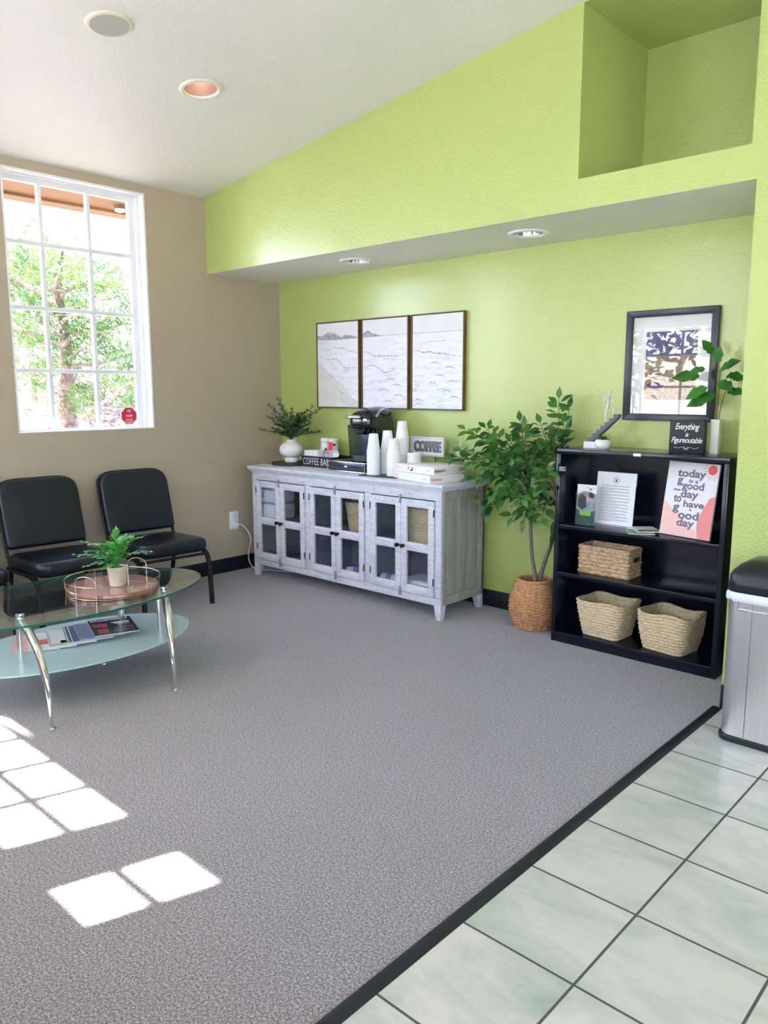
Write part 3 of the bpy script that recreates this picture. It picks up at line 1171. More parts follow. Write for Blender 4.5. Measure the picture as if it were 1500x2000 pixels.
for (a, m_, b) in ((0.282, 0.546, 0.811), (0.866, 1.127, 1.388), (1.448, 1.708, 1.970)):
    cab_door(a, m_ - 0.0012, m_ - 0.020, True)
    cab_door(m_ + 0.0012, b, m_ + 0.024, False)
    for z0, z1 in ((0.692, 0.748), (0.110, 0.168)):
        link('latch', MB().box(m_ - 0.012, m_ + 0.004, CYF - 0.016, CYF - 0.0095, z0, z1), plain('grey_latch', rgb(150, 152, 160), 0.5, 0.3), sb, bevel=0.001)


# ------------------------------------------------------------------ woven basket builder
def woven(mb, z0, z1, size, rows, n=96, amp=0.004, twist=26, wall=0.008, sag=0.0, sub=4, bow=0.0):
    """size(t) -> (w, d, r); rope-like rows, outer and inner skin, closed floor"""
    loops = []
    steps = rows * sub

    def loop(t, inset, skin):
        w, d, r = size(t)
        base = even(rrect(w, d, r, 6), n)
        L = len(base)
        out = []
        row = t * rows
        ph = math.floor(row + 1e-6)
        bulge = abs(sin(pi * row)) ** 0.6
        for k, p in enumerate(base):
            q = base[(k + 1) % L] - base[k - 1]
            nn = Vector((q.y, -q.x, 0)).normalized()
            if nn.dot(p) < 0:
                nn = -nn
            s_ = k / L
            o_ = amp * bulge * (0.65 + 0.35 * sin(2 * pi * s_ * twist + ph * 2.2)) if skin else 0
            ang = s_ * 2 * pi
            z = z0 + (z1 - z0) * t + sag * t * t * (cos(2 * ang * 2) * 0.6 + 0.4 * sin(ang * 3 + 1))
            out.append(p + nn * (o_ - inset + bow * sin(pi * t)) + Vector((0, 0, z)))
        return out
    for j in range(steps + 1):
        loops.append(loop(j / steps, 0, True))
    for j in range(steps, -1, -2):
        loops.append(loop(max(j / steps, 0.02), wall, True if j < steps else False))
    mb.loops(loops)
    return mb


def basket(name, label, loc, rot, size, z1, mat, rows, group=None, **k):
    t = thing(name, label, 'basket', loc, rot, group)
    b = woven(MB(), 0.0, z1, size, rows, **k)
    link('woven_body', b, mat, t, world=False, smooth=60)
    return t


# things inside the sideboard
def packet(name, label, cat, x0, x1, y0, y1, z0, z1, mat, group=None):
    t = thing(name, label, cat, ((x0 + x1) / 2, (y0 + y1) / 2, z0), 0, group)
    mb = MB()
    cushion(mb, x1 - x0, y1 - y0, z1 - z0, 0.03, 0.022, 0.004, cx=(x0 + x1) / 2, cy=(y0 + y1) / 2, z0=z0)
    link('wrapper', mb, mat, t)
    return t


PLAST = plain('glossy_white_wrap', rgb(226, 232, 238), 0.25, var=0.08, bump=0.5, bs=22)
p1 = packet('paper_towel_pack', 'white wrapped pack lying on another in the left cabinet door', 'pack', 0.250, 0.445, -0.455, -0.25, 0.5525, 0.664, PLAST)
link('print_mark', MB().box(0.310, 0.317, -0.4566, -0.4552, 0.595, 0.628), INK, p1, smooth=0)
packet('paper_towel_pack', 'white wrapped pack underneath another in the left cabinet door', 'pack', 0.252, 0.450, -0.455, -0.25, 0.4345, 0.548, PLAST)
basket('storage_basket', 'tan woven basket behind the fourth glazed door of the sideboard', (1.262, -0.30, 0.4345), 0, lambda t: (0.21 + 0.05 * t, 0.22 + 0.04 * t, 0.03), 0.205, WICK2, 12, n=80)
basket('storage_basket', 'tan woven basket behind the rightmost glazed door of the sideboard', (1.815, -0.30, 0.4345), 0, lambda t: (0.25 + 0.01 * t, 0.25 + 0.01 * t, 0.03), 0.225, WICK2, 14, n=80)
LILAC = plain('lilac_print', rgb(150, 130, 210), 0.4, var=0.2, bs=60)


def cup_sleeve(name, label, x, y, z, L, r, ang):
    t = thing(name, label, 'cups', (x, y, z + 0.002), ang)
    pr = [(0.0, 0.0)] + [(r - 0.004 * (k % 2), 0.01 + (L - 0.02) * k / 16) for k in range(17)] + [(0.0, L)]
    R_ = Matrix.Translation((0, 0, r)) @ Matrix.Rotation(pi / 2, 4, 'Y') @ Matrix.Translation((0, 0, -L / 2))
    link('sleeve', MB().lathe(pr, n=24).xf(R_), PLAST, t, world=False)
    link('printed_band', MB().lathe([(r + 0.0005, L * 0.35), (r + 0.001, L * 0.37), (r + 0.001, L * 0.6), (r + 0.0005, L * 0.62)], n=24).xf(R_), LILAC, t, world=False)


cup_sleeve('cup_sleeve', 'plastic wrapped sleeve of cups behind the fourth glazed door, bottom shelf', 1.225, -0.385, 0.1045, 0.17, 0.046, radians(35))
cup_sleeve('cup_sleeve', 'plastic wrapped sleeve of cups behind the fifth glazed door, bottom shelf', 1.535, -0.395, 0.1045, 0.14, 0.048, radians(15))
packet('plastic_bag', 'clear white plastic bag of supplies behind the rightmost glazed door', 'bag', 1.655, 1.900, -0.452, -0.24, 0.1045, 0.205, PLAST)
t = thing('glass_bowl', 'clear glass bowl behind the fifth glazed door, upper shelf', 'bowl', (1.52, -0.36, 0.4345))
link('bowl', MB().lathe([(0.0, 0.004), (0.035, 0.004), (0.04, 0.0), (0.045, 0.004), (0.075, 0.04), (0.09, 0.085), (0.087, 0.085), (0.07, 0.04), (0.04, 0.012), (0.0, 0.010)], (1.52, -0.36, 0.4345)), CLEAR, t)

# ------------------------------------------------------------------ on top of the sideboard
LSX, LSY = 0.385, -0.235
t = solo('round_riser', MB().lathe([(0.0, 0.0), (0.146, 0.0), (0.150, 0.003), (0.150, 0.017), (0.146, 0.020), (0.0, 0.020)], n=64), BLACKWOOD,
         'flat round black wooden board under the white vase', 'board', (LSX, LSY, ZT + 0.0005))
VZ = ZT + 0.0205
t = thing('ceramic_vase', 'round white ceramic vase on the round black board', 'vase', (LSX, LSY, VZ))
prof = [(0.0, 0.0), (0.046, 0.0), (0.048, 0.003), (0.048, 0.028), (0.046, 0.033), (0.070, 0.045), (0.086, 0.066), (0.091, 0.088), (0.086, 0.112), (0.068, 0.134),
        (0.046, 0.146), (0.038, 0.150), (0.038, 0.166), (0.034, 0.167), (0.032, 0.150), (0.03, 0.12), (0.0, 0.10)]
link('body', MB().lathe(prof, (LSX, LSY, VZ), 48), CERAMIC, t)
t = thing('faux_greenery', 'bushy small leaved green sprigs standing in the round white vase', 'plant', (LSX, LSY, VZ + 0.1))
rn = random.Random(5)
st = MB()
lf = MB()
tipsv = [(-0.245, 0.385), (-0.20, 0.30), (-0.17, 0.24), (-0.13, 0.37), (-0.06, 0.43), (0.0, 0.39), (0.03, 0.33), (0.08, 0.36), (0.13, 0.28), (0.17, 0.33), (0.23, 0.38), (0.26, 0.36), (0.17, 0.24), (-0.08, 0.28), (0.06, 0.24), (-0.03, 0.25), (-0.14, 0.19), (0.13, 0.20), (0.0, 0.30), (-0.06, 0.20), (0.04, 0.19)]
rn = random.Random(15)
for (tx, tz) in tipsv + [(rn.uniform(-.2, .2), rn.uniform(.19, .33)) for _ in range(22)]:
    tx *= 0.95
    ty = rn.uniform(-0.09, 0.09)
    b = Vector((LSX, LSY, VZ + 0.11))
    e = Vector((LSX + tx * 0.78, LSY + tx * 0.55 + ty, VZ + 0.03 + tz))
    mid = b.lerp(e, 0.5) + Vector((-tx * 0.18, -tx * 0.1, 0.035))
    e.y = min(e.y, -0.075)
    mid.y = min(mid.y, -0.075)
    b2 = Vector((LSX + tx * 0.06, LSY + ty * 0.08, VZ + 0.172))
    P = smoothpath([b, b2, mid, e], 7)
    st.tube(P, 0.0014, 5)
    for i in range(3, len(P)):
        if P[i].z < VZ + 0.185 or P[i].y > -0.07:
            continue
        for q in range(4):
            a = rn.uniform(0, 2 * pi)
            d = Vector((cos(a), sin(a), rn.uniform(-0.1, 0.9)))
            lf.leaf(P[i] + Vector((rn.uniform(-.004, .004),) * 3), d, (rn.uniform(-.5, .5), rn.uniform(-1, .2), 1), rn.uniform(0.022, 0.033), 0.015, 0.1, prof=(0.1, 0.9, 0.9, 0.0))
link('stems', st, plain('brown_stem', rgb(92, 74, 54), 0.7), t)
link('leaves', lf, EUCA, t, smooth=0)

# coffee bar box
t = thing('coffee_bar_box', 'black open box with white COFFEE BAR lettering, left of the coffee machine', 'box', (0.66, -0.19, ZT))
bx0, bx1, by0, by1 = 0.5305, 0.850, -0.262, -0.055
mb = MB()
mb.box(bx0, bx1, by0, by0 + 0.008, ZT + .0005, ZT + 0.078)
mb.box(bx0, bx1, by1 - 0.008, by1, ZT + .0005, ZT + 0.078)
mb.box(bx0, bx0 + 0.008, by0 + .008, by1 - .008, ZT + .0005, ZT + 0.078)
mb.box(bx1 - 0.008, bx1, by0 + .008, by1 - .008, ZT + .0005, ZT + 0.078)
mb.box(bx0 + .008, bx1 - .008, by0 + .008, by1 - .008, ZT + .0005, ZT + 0.008)
link('box_body', mb, BLACKWOOD, t, smooth=0)
t_box = t
lettering('lettering', 'COFFEE BAR', WHITEINK, t, face_y(0.684, by0 - 0.0002, ZT + 0.040), width=0.275, height=0.048, extrude=0.0004, bold=-0.012, spacing=1.05)

t = thing('napkin_stack', 'stack of white paper napkins in the coffee bar box', 'napkins', (0.60, -0.17, ZT + 0.0085))
mb = MB()
for k in range(10):
    z = ZT + 0.009 + k * 0.0108
    mb.box(0.545 + 0.001 * (k % 2), 0.690 - 0.0012 * (k % 3), -0.250, -0.147, z, z + 0.0100)
link('folded_sheets', mb, PAPER, t, bevel=0.002)


def filters(label, x, y, z, L, r, rot, group=None):
    t = thing('coffee_filter_stack', label, 'coffee filters', (x, y, z), rot)
    pr = [(0.0, 0.0), (r * 0.55, 0.0)]
    mbf = MB()
    mbf.lathe([(0.0, 0.0), (r * 0.6, 0.0), (r, L), (r * 0.94, L), (r * 0.5, 0.012), (0.0, 0.012)], n=64, fn=lambda a, z_, j: (0.003 * sin(24 * a) if z_ > 0.02 else 0))
    mbf.xf(Matrix.Translation((0, 0, r)) @ Matrix.Rotation(radians(78), 4, 'Y') @ Matrix.Translation((0, 0, -L / 2)))
    link('fluted_paper', mbf, PAPER, t, world=False)


filters('fluted white coffee filters lying beside the napkins in the black box', 0.742, -0.195, ZT + 0.052, 0.05, 0.032, radians(-20))
filters('fluted white coffee filters at the right end of the black box', 0.800, -0.185, ZT + 0.060, 0.040, 0.034, radians(-50))
CANW = plain('white_canister_paper', rgb(226, 226, 234), 0.35, var=0.03)
for (nm, lab, x, y, r) in (('creamer_canister', 'white canister with dark blue mark behind the napkins', 0.622, -0.106, 0.036), ('creamer_canister', 'canister with red panel beside the white one behind the filters', 0.706, -0.106, 0.036)):
    t = thing(nm, lab, 'canister', (x, y, ZT + 0.0085))
    z = ZT + 0.0085
    link('can', MB().lathe([(0.0, 0.0), (r, 0.0), (r, 0.176), (0.0, 0.176)], (x, y, z), 40), CANW, t)
    link('lid', MB().lathe([(r, 0.1765), (r + 0.002, 0.177), (r + 0.002, 0.190), (r - 0.002, 0.193), (0.0, 0.193)], (x, y, z), 40), PAPER, t)
    def arc(a0, a1, z0, z1, m, nme='label_print', rr=0.0006):
        q = MB()
        n_ = 12
        vs = []
        for k in range(n_ + 1):
            a = radians(a0 + (a1 - a0) * k / n_)
            for zz in (z0, z1):
                vs.append((x + (r + rr) * cos(a), y + (r + rr) * sin(a), z + zz))
        q.add(vs, [(2 * k, 2 * k + 2, 2 * k + 3, 2 * k + 1) for k in range(n_)])
        link(nme, q, m, t)
    if 'red' in lab:
        arc(-150, -52, 0.09, 0.168, plain('red_print', rgb(236, 52, 48), 0.4, var=0.03))
        arc(-50, -20, 0.14, 0.158, INK)
        for k in range(5):
            arc(-46, -16, 0.095 + k * 0.008, 0.098 + k * 0.008, GREYINK)
    else:
        arc(-62, -20, 0.095, 0.112, plain('navy_print', rgb(40, 44, 96), 0.4))
        arc(-52, -30, 0.112, 0.122, plain('navy_print', rgb(40, 44, 96), 0.4), rr=0.0007)
        arc(-150, -10, 0.163, 0.166, GREYINK)

# pod drawer under the coffee maker
DX0, DX1, DY0, DY1 = 0.905, 1.262, -0.350, -0.035
t = thing('pod_drawer', 'low chrome framed pod drawer under the coffee machine', 'drawer', ((DX0 + DX1) / 2, -0.19, ZT))
mb = MB()
mb.box(DX0, DX1, DY0, DY1, ZT + 0.064, ZT + 0.071)
mb.box(DX0 + 0.004, DX1 - 0.004, DY0 + 0.01, DY1, ZT + 0.006, ZT + 0.064)
link('housing', mb, SATINBLK, t, bevel=0.002)
link('drawer_front', MB().box(DX0 + 0.010, DX1 - 0.010, DY0 - 0.002, DY0 + 0.008, ZT + 0.012, ZT + 0.062), plain('smoked_steel', rgb(96, 102, 112), 0.25, 0.9), t, bevel=0.002)
wr = MB()
for z in (ZT + 0.0045, ZT + 0.067):
    wr.tube([(DX0, DY0 - 0.004, z), (DX1, DY0 - 0.004, z), (DX1 + 0.004, DY0, z), (DX1 + 0.004, DY1, z)], 0.0032, 8)
wr.tube([(DX0, DY0 - 0.004, ZT + 0.004), (DX0, DY0 - 0.004, ZT + 0.067)], 0.0032, 8)
wr.tube([(DX1, DY0 - 0.004, ZT + 0.004), (DX1, DY0 - 0.004, ZT + 0.067)], 0.0032, 8)
for y in (-0.27, -0.18, -0.1):
    wr.tube([(DX1 + 0.004, y, ZT + 0.004), (DX1 + 0.004, y, ZT + 0.067)], 0.0028, 8)
link('wire_frame', wr, CHROME, t)
link('emblem', MB().prism([(1.083 + 0.012 * cos(a) + 0.005 * cos(3 * a), ZT + 0.038 + 0.007 * sin(a)) for a in [2 * pi * k / 14 for k in range(14)]], DY0 - 0.0032, DY0 - 0.002, 'y'), WHITEINK, t, smooth=0)

# coffee machine
KX, KZ = 1.155, ZT + 0.0715
KY0, KY1 = -0.325, -0.045
t = thing('coffee_machine', 'tall black single cup coffee machine with silver handle on the pod drawer', 'coffee machine', (KX, -0.18, KZ))


def rr_loft(mb, secs, r=0.03):
    """secs: (z, x0, x1, y0, y1)"""
    loops = [rrect(x1 - x0, y1 - y0, min(r, (x1 - x0) / 2 - .001, (y1 - y0) / 2 - .001), 6, ((x0 + x1) / 2, (y0 + y1) / 2), z) for z, x0, x1, y0, y1 in secs]
    return mb.loops(loops)


kx0, kx1 = KX - 0.085, KX + 0.10
link('tower', rr_loft(MB(), [(KZ, kx0 + 0.01, kx1, -0.215, KY1), (KZ + 0.01, kx0 + 0.005, kx1 + .004, -0.218, KY1), (KZ + 0.25, kx0, kx1 + 0.006, -0.225, KY1), (KZ + 0.27, kx0, kx1 + 0.006, -0.225, KY1)], 0.03), GLOSSBLK, t)
link('drip_base', rr_loft(MB(), [(KZ, kx0 + 0.012, kx1 - 0.002, KY0, -0.20), (KZ + 0.006, kx0 + 0.008, kx1, KY0 - 0.004, -0.20), (KZ + 0.046, kx0 + 0.010, kx1 - 0.004, KY0, -0.20), (KZ + 0.050, kx0 + 0.02, kx1 - 0.014, KY0 + 0.012, -0.20)], 0.055), SATINBLK, t)
link('cup_bay', MB().box(kx0 + 0.02, kx1 - 0.03, -0.232, -0.222, KZ + 0.05, KZ + 0.235), plain('dark_slate_plastic', rgb(52, 66, 84), 0.3), t, bevel=0.004)
hd = MB()
secs = []
for k in range(11):
    u = k / 10
    z = KZ + 0.225 + 0.143 * u
    q = math.sqrt(max(0.0, 1 - max(0, (u - 0.35) / 0.65) ** 2.4))
    secs.append((z, kx0 - 0.006 + 0.10 * (1 - q), kx1 + 0.010 - 0.07 * (1 - q), KY0 + 0.0 + (0.02 if k == 0 else 0) + 0.15 * (1 - q), KY1 + 0.004 - 0.05 * (1 - q)))
rr_loft(hd, secs, 0.06)
link('head', hd, GLOSSBLK, t, smooth=60)
link('spout', rr_loft(MB(), [(KZ + 0.185, kx0 + 0.045, kx1 - 0.04, KY0 + 0.03, -0.222), (KZ + 0.20, kx0 + 0.03, kx1 - 0.03, KY0 + 0.016, -0.222), (KZ + 0.228, kx0 + 0.012, kx1 - 0.012, KY0 + 0.006, -0.222)], 0.04), GLOSSBLK, t)
hz = KZ + 0.300
link('handle', MB().tube(smoothpath([(kx1 - 0.045, KY0 - 0.012, hz), (kx1 - 0.10, KY0 - 0.026, hz + 0.002), (kx0 + 0.03, KY0 - 0.020, hz + 0.002), (kx0 - 0.02, KY0 + 0.02, hz), (kx0 - 0.018, KY0 + 0.07, hz)], 6), [0.008] + [0.0125] * 23 + [0.008], 10), SILVER, t)
link('side_accent', MB().tube(smoothpath([(kx1 + 0.010, -0.25, KZ + 0.300), (kx1 + 0.0, -0.20, KZ + 0.338), (kx1 - 0.02, -0.14, KZ + 0.352)], 6), 0.010, 8), SILVER, t)
rv = rr_loft(MB(), [(KZ + 0.012, kx0 - 0.045, kx0 + 0.004, -0.27, -0.07), (KZ + 0.23, kx0 - 0.055, kx0 - 0.0, -0.275, -0.065)], 0.02)
link('water_tank', rv, glass('smoky_tank', (0.42, 0.48, 0.55, 1), 1.3), t)
link('tank_lid', rr_loft(MB(), [(KZ + 0.2305, kx0 - 0.058, kx0 - 0.007, -0.278, -0.062), (KZ + 0.243, kx0 - 0.054, kx0 - 0.007, -0.27, -0.07)], 0.02), GLOSSBLK, t)
BLUE = emit('blue_display', (0.25, 0.3, 1.0, 1), 5.0)
for k in range(3):
    link('display_light', MB().box(kx1 - 0.028 + k * 0.009, kx1 - 0.023 + k * 0.009, KY0 - 0.002, KY0 + 0.004, KZ + 0.282 - 0.003 * (k % 2), KZ + 0.288), BLUE, t, smooth=0)

# drip mat and cups
solo('dark_mat', MB().loops([rrect(0.32, 0.20, 0.02, 5, (0, 0), 0), rrect(0.32, 0.20, 0.02, 5, (0, 0), 0.004)]), plain('charcoal_mat', rgb(66, 68, 72), 0.7, bump=0.4, bs=300),
     'thin charcoal mat under the white cup stacks', 'mat', (1.445, -0.345, ZT + 0.0005), radians(4))
cup_prof = [(0.0, 0.113), (0.0270, 0.113), (0.0290, 0.111), (0.0422, 0.008), (0.0455, 0.006), (0.0455, 0.0), (0.0435, 0.0), (0.0411, 0.008), (0.0284, 0.1085), (0.0, 0.1090)]
cz0 = ZT + 0.0048
first = None
stacks = [('front left', 1.362, -0.372, 12, 0.0140), ('rear left', 1.385, -0.262, 13, 0.0142), ('front right', 1.505, -0.335, 10, 0.0141), ('rear right tallest', 1.487, -0.232, 17, 0.0146)]
for (nm, x, y, n_, pitch) in stacks:
    for k in range(n_):
        top = k == n_ - 1
        lab = ('upside down white foam cup, topmost of the %s cup stack' % nm) if top else ('upside down white foam cup nested in the %s cup stack' % nm)
        grp = 'white foam cups in the %s stack' % nm
        loc = (x + rn.uniform(-.00005, .00005), y + rn.uniform(-.00005, .00005), cz0 + k * pitch)
        if first is None:
            first = solo('foam_cup', MB().lathe(cup_prof, n=28), FOAM, lab, 'cup', loc, 0, grp)
        else:
            c = dup(first, loc, 0, lab, grp)
lid1 = None
for k in range(13):
    lab = 'white foam bowl, topmost of the short stack before the COFFEE sign' if k == 12 else 'white foam bowl nested in the short stack before the COFFEE sign'
    loc = (1.615, -0.262, ZT + 0.0008 + k * 0.0118)
    if lid1 is None:
        lid1 = solo('foam_bowl', MB().lathe([(0.0, 0.006), (0.033, 0.006), (0.036, 0.0105), (0.040, 0.0105), (0.0435, 0.004), (0.046, 0.002), (0.046, 0.0), (0.042, 0.0), (0.039, 0.007), (0.0, 0.004)], n=28), FOAM, lab, 'bowl', loc, 0, 'white foam bowls in the short stack')
    else:
        dup(lid1, loc, 0, lab, 'white foam bowls in the short stack')

# COFFEE sign on wire legs
t = thing('coffee_sign', 'small whitewashed frame with grey raised COFFEE letters on two rods', 'sign', (1.60, -0.115, ZT))
sx0, sx1, sz0, sz1, sy_ = 1.466, 1.742, 0.952, 1.077, -0.115
link('board', MB().box(sx0 + .006, sx1 - .006, sy_ + .004, sy_ + 0.012, sz0 + .006, sz1 - .006), PAPER, t, smooth=0)
mb = MB()
mb.box(sx0, sx1, sy_ - 0.008, sy_ + 0.013, sz1 - 0.010, sz1)
mb.box(sx0, sx1, sy_ - 0.008, sy_ + 0.013, sz0, sz0 + 0.010)
mb.box(sx0, sx0 + 0.010, sy_ - 0.008, sy_ + 0.013, sz0 + .01, sz1 - .01)
mb.box(sx1 - 0.010, sx1, sy_ - 0.008, sy_ + 0.013, sz0 + .01, sz1 - .01)
link('frame', mb, WASH, t, bevel=0.001)
lettering('lettering', 'COFFEE', plain('grey_letter', rgb(126, 124, 130), 0.6), t, face_y(1.604, sy_ + 0.003, 1.014), width=0.225, height=0.072, extrude=0.010, bold=0.045, spacing=0.98)
for x in (1.540, 1.672):
    link('rod', MB().tube([(x, sy_ + 0.002, ZT + 0.006), (x, sy_ + 0.002, sz0 + 0.003)], 0.0022, 8), KNOB, t)
link('base', MB().box(1.50, 1.71, sy_ - 0.035, sy_ + 0.035, ZT + 0.0005, ZT + 0.006), KNOB, t, bevel=0.001)

# glass jugs
def jug(label, x, y, r, h, hside):
    t = thing('glass_mug', label, 'glass', (x, y, ZT))
    pr = [(0.0, 0.0), (r * .92, 0.0), (r, 0.004), (r, h), (r - 0.003, h + .001), (r - 0.004, h - .002), (r - 0.004, 0.014), (0.0, 0.012)]
    link('vessel', MB().lathe(pr, (x, y, ZT + 0.0005), 36), CLEAR, t)
    s_ = hside
    P = smoothpath([(x + s_ * r * .9, y - s_ * 0.0, ZT + h * .86), (x + s_ * (r + 0.022), y - 0.0, ZT + h * .82), (x + s_ * (r + 0.03), y, ZT + h * .55), (x + s_ * (r + 0.018), y, ZT + h * .22), (x + s_ * r * .95, y, ZT + h * .14)], 6)
    link('handle', MB().tube(P, 0.0045, 8), CLEAR, t)


jug('tall clear glass mug, left one beside the COFFEE sign', 1.842, -0.115, 0.036, 0.235, -1)
jug('clear glass mug with its side to the ficus leaves', 1.935, -0.130, 0.030, 0.212, 1)

# doughnut boxes
def dbox(label, x0, x1, y0, y1, z0, h, rot, lift):
    cx, cy = (x0 + x1) / 2, (y0 + y1) / 2
    t = thing('doughnut_box', label, 'box', (cx, cy, z0), rot)
    w, d = (x1 - x0) / 2, (y1 - y0) / 2
    link('tray', MB().box(-w, w, -d, d, 0, h), plain('carton_white', rgb(232, 228, 226), 0.5, var=0.02), t, world=False, bevel=0.001)
    OR = plain('orange_print', rgb(240, 120, 70), 0.5, var=0.02)
    BR = plain('brown_print', rgb(120, 40, 40), 0.5, var=0.02)
    PK = plain('pale_pink_print', rgb(246, 170, 160), 0.5, var=0.02)
    fx = face_y(-w * 0.78, -d - 0.0003, h * 0.6)
    lettering('lettering', "DUNKIN'", PK, t, face_y(-w * .80, -d - 0.0002, h * .62), height=h * 0.22, extrude=0.0003, bold=0.03).parent = t
    lettering('lettering', "DUNKIN'", PK, t, face_y(w * .72, -d - 0.0002, h * .5), height=h * 0.18, extrude=0.0003, bold=0.03)
    R90 = Matrix.Rotation(pi / 2, 4, 'Z')
    lettering('lettering', "DUNKIN'" if lift else 'DONUTS', OR if lift else BR, t, R90 @ face_y(-d * 0.62, -w - 0.0002, h * .45), height=h * .36, extrude=0.0003, bold=0.04)
    if not lift:
        lettering('lettering', "DUNKIN'", OR, t, R90 @ face_y(-d * 0.72, -w - 0.0002, h * .5), height=h * .30, extrude=0.0003, bold=0.04)
        lettering('lettering', "DUNKIN'\nDONUTS", BR, t, R90 @ face_y(d * 0.78, -w - 0.0002, h * .5), height=h * .5, extrude=0.0003, bold=0.04)
        # cup and fork marks
        link('print_mark', MB().prism([(-.03, h * .22), (-.012, h * .18), (0.0, h * .35), (-.004, h * .75), (-.010, h * .78), (-.012, h * .45), (-.028, h * .36)], -d - 0.0006, -d - 0.0001, 'y'), BR, t, world=False, smooth=0)
        link('print_mark', MB().prism([(-.055, h * .35), (-.05, h * .32), (-.032, h * .8), (-.037, h * .82)], -d - 0.0006, -d - 0.0001, 'y'), BR, t, world=False, smooth=0)
    return t


WL_fix = {}
def wl_zero(o):
    WL[o.name] = Vector((0, 0, 0))


_thing = thing
def thing0(*a, **k):
    """a thing whose parts are given in local coordinates"""
    o = _thing(*a, **k)
    WL[o.name] = Vector((0, 0, 0))
    return o


_save = thing
thing = thing0
dbox('lower white doughnut box on the right end of the sideboard', 1.590, 1.975, -0.452, -0.190, ZT + 0.0008, 0.045, radians(-14), True)
dbox('upper white doughnut box lying askew on the lower one', 1.560, 1.945, -0.410, -0.150, ZT + 0.0465, 0.045, radians(-9), False)
thing = _save

# ------------------------------------------------------------------ pictures on the green wall
def sea_canvas(idx, sand):
    m = N('sea_painting_%s' % ('sand', 'surf', 'swell')[idx])
    v = m.coord()
    sep = m.new('ShaderNodeSeparateXYZ')
    m.ln(v, sep.inputs[0])
    x, z = sep.outputs[0], sep.outputs[2]
    st_ = m.coord((5, 1, 34), (idx * 3.1, 0, 0))
    n1 = m.noise(st_, 1.0, 5, 0.65, 0.6)
    n2 = m.noise(m.coord((14, 1, 60), (idx * 2.0, 0, 0)), 1.0, 4, 0.6, 0.4)
    f = m.math('ADD', m.math('MULTIPLY', n1, .6), m.math('MULTIPLY', n2, .4))
    sea = m.ramp(f, [(0.34, rgb(184, 188, 206)), (0.46, rgb(228, 230, 240)), (0.6, rgb(244, 244, 250))])
    # calmer towards the top, busier towards the lower right
    calm = m.math('MULTIPLY', m.math('SUBTRACT', 0.70, z), 1.6)
    calm = m.math('MAXIMUM', m.math('MINIMUM', calm, 1.0), 0.12)
    sea = m.mix(calm, rgb(232, 233, 240), sea)
    skyc = m.ramp(m.noise(v, 6, 3), [(0.3, rgb(226, 226, 230)), (0.7, rgb(236, 235, 236))])
    hz_ = m.math('GREATER_THAN', z, 0.505)
    col = m.mix(hz_, sea, skyc)
    line = m.math('LESS_THAN', m.math('ABSOLUTE', m.math('SUBTRACT', z, 0.5035)), 0.0022)
    col = m.mix(m.math('MULTIPLY', line, 0.7), col, rgb(170, 172, 182))
    if sand:
        edge = m.math('ADD', m.math('MULTIPLY', x, 0.75), m.math('ADD', z, m.math('MULTIPLY', m.noise(v, 9, 3), 0.10)))
        k = m.math('LESS_THAN', edge, 0.415)
        col = m.mix(k, col, m.ramp(m.noise(v, 14, 4), [(0.3, rgb(212, 209, 206)), (0.7, rgb(228, 225, 220))]))
    m.ln(col, m.b.inputs['Base Color'])
    m.set(Roughness=0.8)
    return m.m


